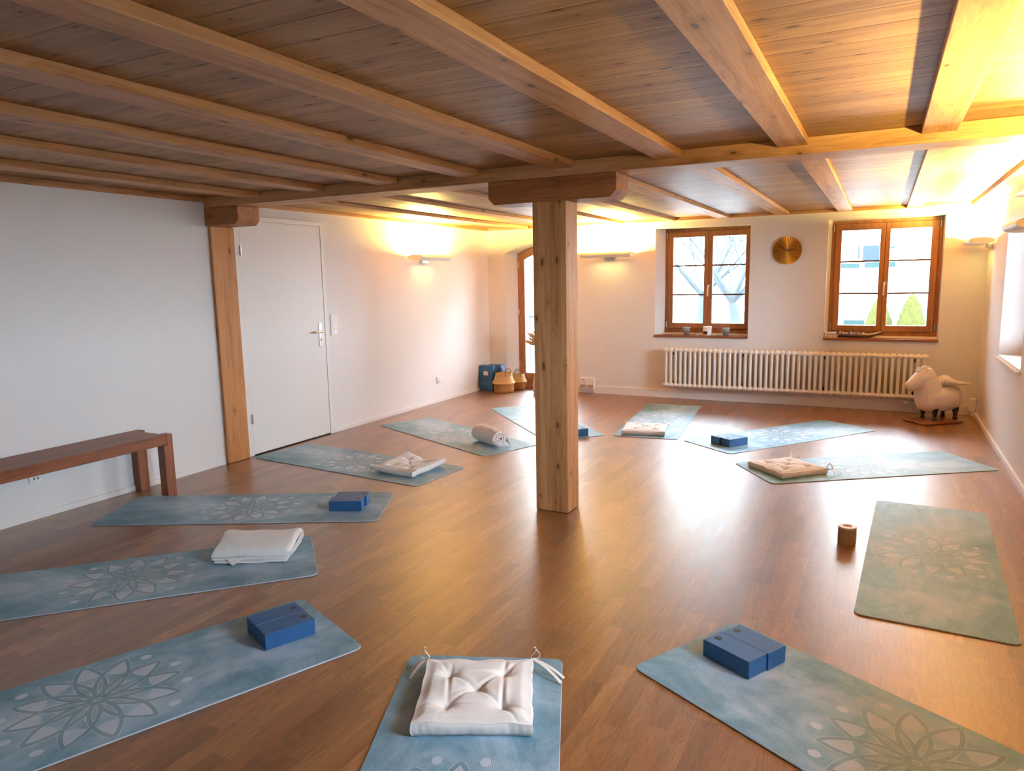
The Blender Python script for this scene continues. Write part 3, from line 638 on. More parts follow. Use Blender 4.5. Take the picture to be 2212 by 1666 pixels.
# ================================================================== yoga mats
ML_, MW_ = 1.83, 0.612
def make_mat():
    b = MB(); r = 0.036; th = 0.006; out = []
    for qx, qy, a0 in ((1, 1, 0), (-1, 1, 1), (-1, -1, 2), (1, -1, 3)):
        for k in range(9):
            a = a0 * pi / 2 + pi / 2 * k / 8
            out.append((qx * (ML_ / 2 - r) + r * cos(a), qy * (MW_ / 2 - r) + r * sin(a)))
    sc = lambda d: [(x * (1 - d / (ML_ / 2)), y * (1 - d / (MW_ / 2))) for x, y in out]
    n = len(out); e = sc(0.0015)
    vs_ = [(x, y, 0.0) for x, y in e] + [(x, y, 0.0015) for x, y in out] + [(x, y, th - 0.0015) for x, y in out] + [(x, y, th) for x, y in e]
    f = [tuple(range(n - 1, -1, -1)), tuple(range(3 * n, 4 * n))] + [(q * n + i, q * n + (i + 1) % n, (q + 1) * n + (i + 1) % n, (q + 1) * n + i) for q in range(3) for i in range(n)]
    b.add(vs_, f, 0)
    for q in range(2, len(f)): b.mi[q] = 3  # pale colour on the side faces paints in the lit-edge highlight
    # printed lotus: twelve pointed petals, each a lens between two arcs through the centre
    al = radians(37.0); R = 0.283; N = 12; st = 2 * pi / N
    rad = lambda ph: R * sin(al - abs(ph)) / sin(al)
    def P(r_, a): return (r_ * cos(a), r_ * sin(a))
    zb = th + 0.0001
    def flat(poly, m, z):
        poly = [(max(-ML_ / 2, min(ML_ / 2, x)), max(-0.303, min(0.303, y))) for x, y in poly]
        b.add([(x, y, z) for x, y in poly], [tuple(range(len(poly)))], m)
    def band(pts, w, m, z, taper=False):
        for i in range(len(pts) - 1):
            (xa, ya), (xb, yb) = pts[i], pts[i + 1]
            def nrm(j):
                p0 = pts[max(j - 1, 0)]; p1 = pts[min(j + 1, len(pts) - 1)]; dx, dy = p1[0] - p0[0], p1[1] - p0[1]; l = sqrt(dx * dx + dy * dy) + 1e-9
                return (-dy / l, dx / l)
            n0, n1 = nrm(i), nrm(i + 1); w0 = w / 2; w1 = w / 2
            flat([(xa + n0[0] * w0, ya + n0[1] * w0), (xb + n1[0] * w1, yb + n1[1] * w1), (xb - n1[0] * w1, yb - n1[1] * w1), (xa - n0[0] * w0, ya - n0[1] * w0)], m, z)
    rc = rad(st / 2)                     # where neighbouring petals cross
    for i in range(N):
        a = i * st
        zb = th + 0.0001
        # inner petal (overlap zone) with a light outline
        for m, sc_, z in ((3, 1.0, zb), (4, 0.93, zb + 0.00006)):
            pts = []
            for k in range(-8, 9):
                q = k / 8.0; rr = 0.060 + (0.158 - 0.060) * (1 - abs(q) ** 1.7); ww = 0.030 * sin(pi * min(1, (1 - abs(q)) ** 0.75)) * 0.9
                pts.append((rr, ww if q > 0 else -ww))
            for s_ in (1,):
                prof = []
                for k in range(13):
                    q = k / 12.0; rr = 0.050 + 0.112 * q; ww = 0.029 * (sin(pi * q ** 1.35)) ** 0.8
                    prof.append((rr, ww))
                poly = [(x, y) for x, y in prof] + [(x, -y) for x, y in reversed(prof[1:-1])]
                cxx = 0.11
                poly = [((x - cxx) * sc_ + cxx, y * (sc_ if sc_ == 1 else 0.87)) for x, y in poly]
                flat([P(sqrt(x * x + y * y), atan2(y, x) + a + st / 2) for x, y in poly], m, z)
        # outer cell: the tip beyond the neighbours, inset from the bands
        for m, d_, z in ((3, 0.0115, zb), (2, 0.0140, zb + 0.00006)):
            f_out = lambda ph: rad(ph) - d_ / sin(al - ph)
            f_in = lambda ph: rad(st - ph) + d_ / sin(al - st + ph)
            lo, hi = 0.0, st / 2
            for _ in range(40):
                md_ = (lo + hi) / 2
                if f_out(md_) > f_in(md_): lo = md_
                else: hi = md_
            ps = lo * 0.96; pl = [(f_out(ps * (1 - q / 8)), ps * (1 - q / 8)) for q in range(9)]
            r_b = f_out(ps); pl = pl + [(r_, -p_) for r_, p_ in reversed(pl[:-1])] + [(r_b - 0.009, -ps * 0.5), (r_b - 0.012, 0.0), (r_b - 0.009, ps * 0.5)]
            flat([P(r_, a + p_) for r_, p_ in pl], m, z)
    for m, w, z in ((3, 0.0200, zb + 0.00013), (1, 0.0155, zb + 0.00024)):
        for i in range(N):
            a = i * st
            for s_ in (1, -1):
                band([P(rad(ph), a + s_ * ph) for ph in [al * 0.86 * (1 - q / 12) for q in range(13)]], w, m, z + 0.000003 * (2 * i + (s_ > 0)))
    for m, r_, z in ((1, 0.036, zb + 0.00034), (3, 0.0125, zb + 0.00039), (4, 0.0095, zb + 0.00044)):
        flat([(r_ * cos(2 * pi * k / 24) * (1.25 if m != 1 else 1), r_ * sin(2 * pi * k / 24)) for k in range(24)], m, z)
    for i in range(N):
        a = (i + 0.5) * st; q = P(0.297, a)
        if abs(q[1]) < 0.285: flat([(q[0] + 0.021 * cos(2 * pi * k / 20), q[1] + 0.017 * sin(2 * pi * k / 20)) for k in range(20)], 3, zb)
    return b.build('yoga_mat', MAT['mat'])
MATS = {
 'M1': (2.382, 1.439, 1.167, 'blue lotus-print yoga mat carrying two blocks, nearest of the mats on the left'),
 'M2': (1.479, 2.201, 0.804, 'blue lotus-print yoga mat under the folded white towel'),
 'M3': (1.142, 3.312, 0.469, 'blue lotus-print yoga mat with two blocks, lying in front of the wooden bench'),
 'M4': (0.993, 4.574, -0.089, 'grey-green lotus yoga mat at the foot of the white door, under a cushion'),
 'M5': (1.172, 5.823, -0.415, 'grey-green lotus yoga mat under the rolled cream towel'),
 'M6': (1.699, 6.777, -0.784, 'lotus yoga mat half hidden behind the middle post'),
 'M7': (2.837, 7.303, -1.465, 'green-grey lotus yoga mat with a cushion, nearest the radiator left end'),
 'M8': (4.074, 6.969, -2.211, 'pale blue lotus yoga mat with two blocks in front of the radiator'),
 'M9': (4.784, 6.052, -2.528, 'pale lotus yoga mat with a cushion, reaching towards the right wall'),
 'M10': (5.151, 4.226, -1.6126, 'empty olive-grey lotus yoga mat beside the wooden tealight holder'),
 'M11': (5.017, 2.326, 2.651, 'pale blue lotus yoga mat with two blocks at the lower right'),
 'M12': (3.863, 1.461, 1.960, 'blue lotus yoga mat under the tufted cushion at the bottom middle'),
}
m0 = make_mat()
for k, (x, y_, a, lab) in MATS.items():
    o = m0 if k == 'M1' else dup(m0, (x, y_, 0), a)
    o.location = (x, y_, 0.0004); o.rotation_euler = (0, 0, a); tag(o, lab, 'yoga mat', 'lotus yoga mats laid in a circle')
def on_mat(k, lu, lv, z=0.0085):
    x, y_, a, _ = MATS[k]; return (x + lu * cos(a) - lv * sin(a), y_ + lu * sin(a) + lv * cos(a), z), a

# ================================================================== yoga blocks
BX, BY, BZ = 0.215, 0.1068, 0.0685
def make_block():
    o = MB().box(-BX / 2, BX / 2, -BY / 2, BY / 2, 0, BZ).build('yoga_block', 'block', bevel=0.0015)
    e = MB().lathe([(0.0145, 0), (0.0145, 0.0003)], 28, (0.078, 0, BZ)).build('round_emblem', 'blockdark', o)
    b = MB()
    b.ribbon([(0.0755, -0.009, BZ + 0.0007), (0.078, -0.003, BZ + 0.0007), (0.0768, 0.004, BZ + 0.0007), (0.079, 0.009, BZ + 0.0007)], 0.0028, 0.0003)
    b.ribbon([(0.0825, -0.004, BZ + 0.0007), (0.0828, 0.004, BZ + 0.0007)], 0.0018, 0.0003)
    b.build('emblem_print', 'blockmark', e)
    return o
blk = make_block()
GB = 'blue foam yoga blocks'
SET = [('M1', 0.7045, 0.0905, 0.0, 'blue foam block on the nearest left mat, far one of the pair'), ('M1', 0.703, -0.0185, 0.0, 'blue foam block on the nearest left mat, near one of the pair'),
       ('M11', 0.694, -0.132, 0.0, 'blue foam block on the lower right mat, right-hand one of the pair'), ('M11', 0.6995, -0.0235, 0.0, 'blue foam block on the lower right mat, left-hand one of the pair'),
       ('M3', 0.676, 0.048, 0.0, 'blue foam block on the mat in front of the bench, rear one of the pair'), ('M3', 0.6635, -0.0605, 0.0, 'blue foam block on the mat in front of the bench, front one of the pair'),
       ('M8', 0.672, -0.024, 0.0, 'bright blue foam block on the mat before the radiator, rear one of the pair'), ('M8', 0.659, 0.0845, 0.0, 'bright blue foam block on the mat before the radiator, front one of the pair'),
       ('M6', 0.772, 0.091, 0.0, 'blue foam block peeping out right of the middle post, nearer one'), ('M6', 0.775, -0.018, 0.0, 'blue foam block behind the middle post, farther one')]
for i, (k, lu, lv, ra, lab) in enumerate(SET):
    loc, a = on_mat(k, lu, lv)
    o = blk if i == 0 else dup(blk, loc)
    o.location = loc; o.rotation_euler = (0, 0, a + ra); tag(o, lab, 'yoga block', GB)
POS = ['lowest', 'second', 'third', 'fourth', 'topmost']
for st_, (cx_, cy_) in enumerate(((0.118, 8.437), (0.180, 8.550))):
    for k in range(5):
        dx = random.uniform(-0.004, 0.004) + (0.02 if st_ == 1 and k in (2, 3) else 0)
        o = dup(blk, (cx_ + dx + (0.007 if k == 4 else 0), cy_ + random.uniform(-0.002, 0.002), 0.001 + k * (BZ + 0.0006)), random.uniform(-0.01, 0.01) + (pi if k % 2 else 0))
        w = ['front', 'rear'][st_]
        tag(o, f'{POS[k]} dark blue foam block from the floor in the {w} stack beside the baskets', 'yoga block', GB)
        if st_ == 0 and k == 3:
            for c in list(o.children): pass
            p_ = MB().box(-0.034, 0.034, -BY / 2 - 0.0008, -BY / 2 - 0.0002, 0.004, 0.062)
            if abs(o.rotation_euler.z) > 1: p_ = MB().box(-0.034, 0.034, BY / 2 + 0.0002, BY / 2 + 0.0008, 0.004, 0.062)
            q = p_.build('paper_label', 'paper', o); q['label'] = 'small white paper label'

# ================================================================== tufted cushions
def seg_d(px, py, a, c):
    ax, ay = a; bx, by = c; dx, dy = bx - ax, by - ay; L2 = dx * dx + dy * dy
    q = max(0, min(1, ((px - ax) * dx + (py - ay) * dy) / L2)); return sqrt((px - ax - q * dx) ** 2 + (py - ay - q * dy) ** 2), q
def make_cushion(label, loc, rotz, fold=0.0, seed=1, n=64, th=0.062, tie_rest=((0.10, 0.03), (-0.06, -0.07))):
    rr = random.Random(seed); S = 0.2
    t = thing('seat_cushion', label, 'cushion', loc, rotz, 'tufted ecru cushions')
    tufts = [(-0.098, -0.098), (0.098, -0.098), (-0.098, 0.098), (0.098, 0.098), (0, 0)]
    tufts = [(x + rr.uniform(-.008, .008), y + rr.uniform(-.008, .008)) for x, y in tufts]
    cre = []
    for i in range(4): cre.append((tufts[4], tufts[i], 0.010))
    for i, j in ((0, 1), (1, 3), (3, 2), (2, 0)): cre.append((tufts[i], tufts[j], 0.004 + rr.random() * 0.005))
    for i in range(5):
        for q in range(5 if i < 4 else 3):
            a = rr.uniform(0, 2 * pi); l = rr.uniform(0.05, 0.115)
            if i < 4:
                a = atan2(tufts[i][1], tufts[i][0]) + rr.uniform(-1.0, 1.0)
            cre.append((tufts[i], (tufts[i][0] + l * cos(a), tufts[i][1] + l * sin(a)), rr.uniform(0.004, 0.009)))
    ph = [rr.uniform(0, 6.28) for _ in range(8)]
    g = [-1 + 2 * i / n for i in range(n + 1)]
    # denser near the rim
    g = [sin(x * pi / 2) * 0.35 + x * 0.65 for x in g]
    def edge(x, y):   # outline with slightly waisted sides
        kx = 1 - 0.025 * (1 - y * y) + 0.006 * sin(9 * y + ph[0]); ky = 1 - 0.025 * (1 - x * x) + 0.006 * sin(9 * x + ph[1])
        return x * S * kx, y * S * ky
    top = []; bot = []
    for j in range(n + 1):
        for i in range(n + 1):
            x, y = edge(g[i], g[j]); e = max(abs(g[i]), abs(g[j])); e2 = 1 - (1 - max(0, (e - 0.80) / 0.20)) ** 2 if e > 0.80 else 0
            z = th * (0.97 + 0.10 * (1 - g[i] ** 2) * (1 - g[j] ** 2)) - th * 0.16 * (e2 ** 2)
            for tx, ty in tufts:
                d2 = (x - tx) ** 2 + (y - ty) ** 2; z -= 0.020 * exp(-d2 / (2 * 0.022 ** 2)) + 0.014 * exp(-d2 / (2 * 0.008 ** 2))
            deep = 0.0; bulge = 0.0
            for a, c, dp in cre:
                d, q = seg_d(x, y, a, c)
                if d < 0.035: deep = max(deep, dp * exp(-(d / 0.0058) ** 2) * (1 - 0.8 * q)); bulge = max(bulge, dp * 0.45 * exp(-((d - 0.014) / 0.008) ** 2) * (1 - q))
            z += bulge - deep
            if e > 0.7: z += 0.0032 * (e - 0.7) / 0.3 * (sin(52 * x + ph[2] + 9 * y) + sin(47 * y + ph[3] + 8 * x)) * 0.7
            z += 0.0016 * sin(31 * x + ph[4]) * sin(27 * y + ph[5])
            top.append([x, y, z])
            bot.append([x * 0.985, y * 0.985, 0.0])
    m = n + 1
    if fold:
        for lst in (top, bot):
            for p in lst:
                dd = abs(p[0] - 0.0); p[2] += fold * (dd / S) ** 1.4 * (1 if p[1] < 0.15 else 0.6) * (0.4 + 0.6 * max(0, -p[1] / S)) if lst is top or True else 0
                if p[1] < 0: p[2] -= 0.25 * fold * exp(-(p[0] / 0.05) ** 2) if lst is top else 0
        mz = min(p[2] for p in bot)
        for lst in (top, bot):
            for p in lst: p[2] -= mz
    b = MB(); vs_ = [tuple(p) for p in top] + [tuple(p) for p in bot]; f = []
    N2 = m * m
    for j in range(n):
        for i in range(n):
            a = j * m + i; f.append((a, a + 1, a + m + 1, a + m)); f.append((N2 + a, N2 + a + m, N2 + a + m + 1, N2 + a + 1))
    rim = [i for i in range(n)] + [j * m + n for j in range(n)] + [n * m + i for i in range(n, 0, -1)] + [j * m for j in range(n, 0, -1)]
    # two belts down the side: slight bulge
    k0 = len(vs_)
    for lv, bul in ((0.62, 0.005), (0.25, 0.004)):
        for q, a in enumerate(rim):
            x, y, z = top[a]; zb = bot[a][2]; l = sqrt(x * x + y * y) + 1e-6; w = bul + 0.0010 * sin(q * 0.33 + ph[6]) + 0.0009 * sin(q * 1.15 + ph[7])
            vs_.append((x + x / l * w, y + y / l * w, zb + (z - zb) * lv))
    nr = len(rim); A = rim; B = [k0 + q for q in range(nr)]; C_ = [k0 + nr + q for q in range(nr)]; E_ = [N2 + a for a in rim]
    for u_, w_ in ((A, B), (B, C_), (C_, E_)):
        for q in range(nr): f.append((u_[q], u_[(q + 1) % nr], w_[(q + 1) % nr], w_[q]))
    b.add(vs_, f); b.build('cushion_pad', 'cotton', t, smooth=True, angle=70)
    # seam piping round the top edge
    pts = [(top[a][0], top[a][1], top[a][2] - 0.001) for a in rim[::2]]; pts.append(pts[0])
    MB().tube(pts, 0.0013, 6, cap=False).build('seam_piping', 'cotton', t, smooth=True)
    for s, (ex, ey) in zip((1, -1), tie_rest):
        cz = top[n * m + n][2] * 0.8 if s > 0 else top[n][2] * 0.8
        c0 = Vector((S * 0.985, s * S * 0.97, cz))
        kn = c0 + Vector((0.012, s * 0.012, 0.004))
        tb = MB()
        loop = [kn + Vector((0.010 * sin(q) + 0.004, s * 0.016 * sin(q) * 0.8 + 0.006 * s, 0.030 * (1 - cos(q)) * 0.75)) + Vector((0, s * 0.008 * sin(2 * q), 0)) for q in [2 * pi * k / 14 for k in range(15)]]
        tb.ribbon(loop, 0.010, 0.0014, side=(1, 0.2, 0))
        for d, ln in (((ex, ey * 1.0), 1.0), ((ex * 0.55 + 0.02 * s, ey * 1.25), 0.9)):
            e = kn + Vector((d[0] * ln, d[1] * ln, 0)); e.z = 0.004
            mid = (kn + e) / 2 + Vector((0, 0, 0.02)); 
            tb.ribbon([kn.lerp(mid, q).lerp(mid.lerp(e, q), q) for q in [k / 8 for k in range(9)]], 0.0125, 0.0014)
        tb.tube([c0 - Vector((0.006, s * 0.006, 0)), kn], 0.004, 8); tb.lathe([(0.002, -0.006), (0.0065, -0.003), (0.0065, 0.003), (0.002, 0.006)], 8, tuple(kn))
        tb.build('tie_tape', 'tape', t, smooth=True, angle=50)
    tg = MB().box(S * 0.60, S * 0.60 + 0.012, -S * 1.005, -S * 0.985, th * 0.62, th * 0.66).build('fabric_tag', 'hand', t)
    return t
for k, lu, lv, ra, fold, seed, lab, tr in (
    ('M12', 0.606, -0.004, 0.058, 0.0, 3, 'large tufted ecru cushion in the foreground, on the mat at the bottom middle', ((-0.07, 0.055), (-0.10, -0.10))),
    ('M4', 0.572, 0.034, pi - 0.03, 0.035, 5, 'sagging tufted white cushion on the mat by the white door', ((0.05, -0.02), (0.06, 0.10))),
    ('M7', 0.648, -0.05, pi + 0.10, 0.0, 8, 'flat tufted cushion on the mat near the left end of the radiator', ((0.03, 0.10), (0.03, -0.02))),
    ('M9', 0.632, -0.004, pi + 0.17, 0.0, 11, 'tufted cream cushion on the mat reaching to the right wall', ((0.12, 0.05), (0.10, -0.03)))):
    loc, a = on_mat(k, lu, lv)
    make_cushion(lab, loc, a + ra, fold, seed, 72 if k == 'M12' else 48, 0.058 if k == 'M12' else 0.050, tr)
# ================================================================== folded towel
def fold_towel():
    loc, a = on_mat('M2', 0.625, 0.098)
    t = thing('folded_towel', 'white folded waffle towel lying flat on a blue mat at the left', 'towel', loc, a - 0.31)
    rr = random.Random(4)
    def slab(x0, x1, y0, y1, z0, z1, rnd=0.03, ph=0.0, nx=44, slope=0.0):
        """soft layer: rounded profile across y, slightly wavy along x"""
        rings = []
        for i in range(nx + 1):
            u = i / nx; x = x0 + (x1 - x0) * u; k = min(1.0, (1 - abs(2 * u - 1)) * nx / 5.0); k = sqrt(max(0.0, 1 - (1 - k) ** 2)); k = 0.55 + 0.45 * k
            h = (z1 - z0); zc = (z0 + z1) / 2; yc = (y0 + y1) / 2; hw = (y1 - y0) / 2
            ring = []
            for q in range(36):
                s = 2 * pi * q / 36; cy_, sz = cos(s), sin(s); p = 0.55
                yy = abs(cy_) ** p * (1 if cy_ > 0 else -1); zz = abs(sz) ** p * (1 if sz > 0 else -1)
                w = 0.005 * sin(11 * x + ph + 2 * yy) + 0.0025 * sin(29 * x + 1.7 * ph + 3 * yy)
                zt = zc + zz * h / 2 * k + (w if zz > 0 else 0) - slope * (yy < 0) * abs(yy) * (zz > 0)
                ring.append((x + 0.006 * sin(5 * yy + ph), yc + yy * (hw - 0.01 + 0.008 * k) + 0.004 * sin(11 * x + ph), max(z0, zt)))
            rings.append(ring)
        return rings
    b = MB().loft(slab(-0.205, 0.185, -0.138, 0.13, 0.0, 0.018, ph=0.4)).loft(slab(-0.212, 0.2, -0.130, 0.135, 0.012, 0.034, ph=2.0)).loft(slab(-0.210, 0.210, -0.128, 0.137, 0.022, 0.112, ph=3.3, slope=0.030))
    o = b.build('towel_layers', 'towel', t, smooth=True, angle=80)
    b = MB(); b.add([(-0.13, -0.125, 0.024), (-0.05, -0.128, 0.026), (-0.075, -0.155, 0.008), (-0.088, -0.163, 0.003), (-0.105, -0.150, 0.008)], [(0, 1, 2, 3, 4)])
    o = b.build('towel_corner', 'towel', t); md = o.modifiers.new('thickness', 'SOLIDIFY'); md.thickness = 0.006
fold_towel()

# ================================================================== rolled towel
def roll_towel():
    loc, a = on_mat('M5', 0.588, 0.008)
    t = thing('rolled_towel', 'cream towel rolled up with its spiral end showing, on a grey-green mat', 'towel', loc, a - 0.10)
    L = 0.37; nl = 26; turns = 3.6; n = 110; th = 0.015
    def spiral(q):
        th_ = 2 * pi * turns * q; r = 0.012 + (0.079 - 0.012) * q ** 0.95
        return r, th_
    b = MB(); vs_ = []; f = []
    prof = []
    for k in range(n + 1):
        r, s = spiral(k / n); prof.append((r, s))
    m = len(prof)
    for side in (0, 1):
        for i in range(nl + 1):
            u = i / nl; x = -L / 2 + L * u; bulge = 0.86 + 0.16 * sin(pi * min(1, 0.12 + u * 0.88)) ** 0.8
            for k, (r, s) in enumerate(prof):
                rr = (r + (th * 0.5 if side == 0 else -th * 0.45)) * bulge + 0.0018 * sin(40 * x + 3 * s)
                w = 0.004 * sin(9.0 * k / n * 6)
                yy, zz = rr * cos(-s - 1.1), rr * sin(-s - 1.1)
                vs_.append((x + w * (1 if u in (0, 1) else 0) + (0.006 * (1 - k / n) * (-1 if u == 0 else 1 if u == 1 else 0)), yy * 1.08, max(zz * 0.98, -0.076) + 0.077))
    S0 = (nl + 1) * m
    for i in range(nl):
        for k in range(m - 1):
            a0 = i * m + k; f.append((a0, a0 + 1, a0 + m + 1, a0 + m)); q = S0 + a0; f.append((q, q + m, q + m + 1, q + 1))
    for i in (0, nl):
        for k in range(m - 1): a0 = i * m + k; f.append((a0, S0 + a0, S0 + a0 + 1, a0 + 1))
    for k in (0, m - 1):
        for i in range(nl): a0 = i * m + k; f.append((a0, a0 + m, S0 + a0 + m, S0 + a0))
    b.add(vs_, f); b.build('towel_roll', 'terry', t, smooth=True, angle=75)
    # loose outer corner on the far side
    b = MB(); g = []
    for i in range(7):
        u = i / 6; x = 0.02 + u * 0.165
        g.append([(x, 0.083 + 0.022 * q / 5 * (0.5 + u), 0.085 - 0.070 * q / 5 * u) for q in range(6)])
    b.add([p for r in g for p in r], [(i * 6 + q, i * 6 + q + 1, (i + 1) * 6 + q + 1, (i + 1) * 6 + q) for i in range(6) for q in range(5)])
    o = b.build('towel_flap', 'terry', t, smooth=True); md = o.modifiers.new('thickness', 'SOLIDIFY'); md.thickness = 0.014
roll_towel()

# ================================================================== tealight holder
MAT['carved'] = wood('carved_light_timber', (0.24, 0.16, 0.105), (0.38, 0.275, 0.19), (0.50, 0.38, 0.28), 'z', 2.0, 0.5, 0.0)
MAT['marble'] = plain('white_stone_ring', (0.80, 0.78, 0.76), 0.35, noise=0.05, nscale=40)
MAT['wax'] = plain('amber_wax', (0.80, 0.36, 0.06), 0.5, noise=0.05)
t = thing('tealight_holder', 'small carved wooden tealight holder standing alone on the parquet floor', 'candle holder', (4.742, 4.247, 0.0005))
n = 88; rings = []
for i in range(15):
    z = 0.088 * i / 14; e = 0.0465 - 0.002 * (abs(2 * i / 14 - 1) ** 4)
    rings.append([((e + 0.0016 * sin(22 * (2 * pi * k / n) + 34 * z)) * cos(2 * pi * k / n), (e + 0.0016 * sin(22 * (2 * pi * k / n) + 34 * z)) * sin(2 * pi * k / n), z) for k in range(n)])
MB().loft(rings).build('carved_body', 'carved', t, smooth=True, angle=60)
c32 = lambda r: [(r * cos(2 * pi * k / 32), r * sin(2 * pi * k / 32)) for k in range(32)]
MB().ring(c32(0.0472), c32(0.0232), 'z', 0.0882, 0.099).build('stone_ring', 'marble', t, bevel=0.002)
MB().lathe([(0.0225, 0), (0.0225, 0.0055), (0.020, 0.0055)], 28, (0, 0, 0.0884)).build('tealight', 'wax', t, smooth=True)

# ================================================================== animal stool on its board
t = thing('plinth_board', 'brown wooden board on the floor under the leather animal stool', 'board', (5.365, 8.165, 0))
ux, uy = 0.757, 0.653
ab = atan2(uy, ux)
F0 = Vector((5.288, 7.932)); au = Vector((cos(ab), sin(ab))); av = Vector((-sin(ab), cos(ab)))
ctr = F0 + au * 0.222 + av * 0.15
t.location = (ctr.x, ctr.y, 0.0005); t.rotation_euler = (0, 0, ab)
MB().box(-0.222, 0.222, -0.15, 0.15, 0.006, 0.022).build('board_panel', 'board_dark', t, bevel=0.002)
for sx in (-0.17, 0.17): MB().box(sx - 0.02, sx + 0.02, -0.13, 0.13, 0.0, 0.006).build('board_batten', 'black', t)

st = thing('animal_stool', 'cream leatherette footstool shaped like a small horse, standing in the far right corner', 'stool', (5.405, 8.265, 0.0228), ab - 0.02)
def ell(cx_, cz, ry, rz, tilt=0.0, n=28, p=0.9, cy_=0.0):
    out = []
    for k in range(n):
        s = 2 * pi * k / n; c_, s_ = cos(s), sin(s)
        yy = ry * abs(c_) ** p * (1 if c_ > 0 else -1); zz = rz * abs(s_) ** p * (1 if s_ > 0 else -1)
        out.append((cx_ + zz * sin(tilt), cy_ + yy, cz + zz * cos(tilt)))
    return out
b = MB()
# trunk, front is -x
b.loft([ell(x, z, ry, rz, 0, p=0.82) for x, z, ry, rz in ((-0.222, 0.215, 0.03, 0.04), (-0.205, 0.212, 0.085, 0.095), (-0.165, 0.208, 0.118, 0.122), (-0.08, 0.206, 0.132, 0.128), (0.03, 0.208, 0.134, 0.128), (0.12, 0.212, 0.130, 0.126), (0.175, 0.214, 0.112, 0.116), (0.200, 0.216, 0.075, 0.09), (0.212, 0.217, 0.03, 0.045))])
# neck
b.loft([ell(x, z, ry, rz, tl) for x, z, ry, rz, tl in ((-0.09, 0.18, 0.10, 0.12, 0.9), (-0.110, 0.255, 0.112, 0.130, 1.0), (-0.128, 0.325, 0.104, 0.120, 1.15), (-0.150, 0.39, 0.092, 0.104, 1.25), (-0.170, 0.45, 0.078, 0.086, 1.35), (-0.180, 0.492, 0.045, 0.055, 1.45))])
o = b.build('stool_body', 'leather', st, smooth=True, angle=180)
md = o.modifiers.new('merge', 'REMESH'); md.mode = 'VOXEL'; md.voxel_size = 0.008; md.use_smooth_shade = True
md = o.modifiers.new('soften', 'SMOOTH'); md.factor = 0.6; md.iterations = 9
# head turned towards the room
hd = MB(); P0 = Vector((-0.165, 0.0, 0.445)); P1 = Vector((-0.325, 0.055, 0.318)); dr = (P1 - P0).normalized()
sd = Vector((-dr.y, dr.x, 0)).normalized(); upd = sd.cross(dr) * -1
if upd.z < 0: upd = -upd
rings = []
for q, ry, rz in ((-0.38, 0.02, 0.03), (-0.32, 0.055, 0.055), (-0.12, 0.078, 0.076), (0.12, 0.082, 0.080), (0.38, 0.076, 0.072), (0.62, 0.066, 0.060), (0.84, 0.060, 0.053), (0.97, 0.048, 0.043), (1.02, 0.022, 0.02)):
    c_ = P0.lerp(P1, q); ry *= 1.08; rz *= 1.08; rings.append([tuple(c_ + sd * (ry * abs(cos(s)) ** 0.85 * (1 if cos(s) > 0 else -1)) + upd * (rz * abs(sin(s)) ** 0.85 * (1 if sin(s) > 0 else -1))) for s in [2 * pi * k / 28 for k in range(28)]])
hd.loft(rings)
h = hd.build('stool_head', 'leather', st, smooth=True, angle=180); md = h.modifiers.new('soften', 'SUBSURF'); md.levels = 1; md.render_levels = 1
def ear(s):
    c_ = P0 + sd * (0.066 * s) + upd * 0.055 - dr * 0.015
    tip = c_ + sd * (0.035 * s) - dr * 0.035 + upd * 0.010
    b = MB(); b.add([tuple(c_ + dr * 0.032), tuple(c_ - dr * 0.02 + upd * 0.01), tuple(tip), tuple(c_ + upd * 0.016)], [(0, 3, 2), (3, 1, 2), (1, 0, 2), (0, 1, 3)])
    return b.build('ear', 'leather', st)
ear(1); ear(-1)
MAT['muzzle_glint'] = plain('painted_muzzle_glint', (0.88, 0.86, 0.84), 0.4, noise=0.02)  # window reflection on the muzzle as a painted tone; not assigned
b = MB(); rr = random.Random(5)
for k in range(260):
    q = rr.random(); base = P0 - dr * (0.085 * q - 0.045) + upd * (0.076 - 0.022 * q) + sd * rr.uniform(-0.03, 0.03)
    d = (upd * rr.uniform(0.25, 0.9) - dr * rr.uniform(-0.5, 1.0) + sd * rr.uniform(-0.9, 0.9)).normalized() * rr.uniform(0.025, 0.058)
    e = base + d; mid = base + d * 0.6 + Vector((0, 0, 0.006)); b.tube([base - d * 0.2, mid, e], [0.003, 0.0024, 0.0006], 5)
b.build('mane', 'fur', st, smooth=True)
for lx in (-0.105, 0.135):
    for ly in (-0.078, 0.078):
        MB().lathe([(0.021, 0), (0.0225, 0.008), (0.021, 0.022), (0.0165, 0.030), (0.0185, 0.048), (0.024, 0.075), (0.030, 0.105), (0.032, 0.125)], 18, (lx, ly, 0)).build('leg', 'hoof', st, smooth=True)
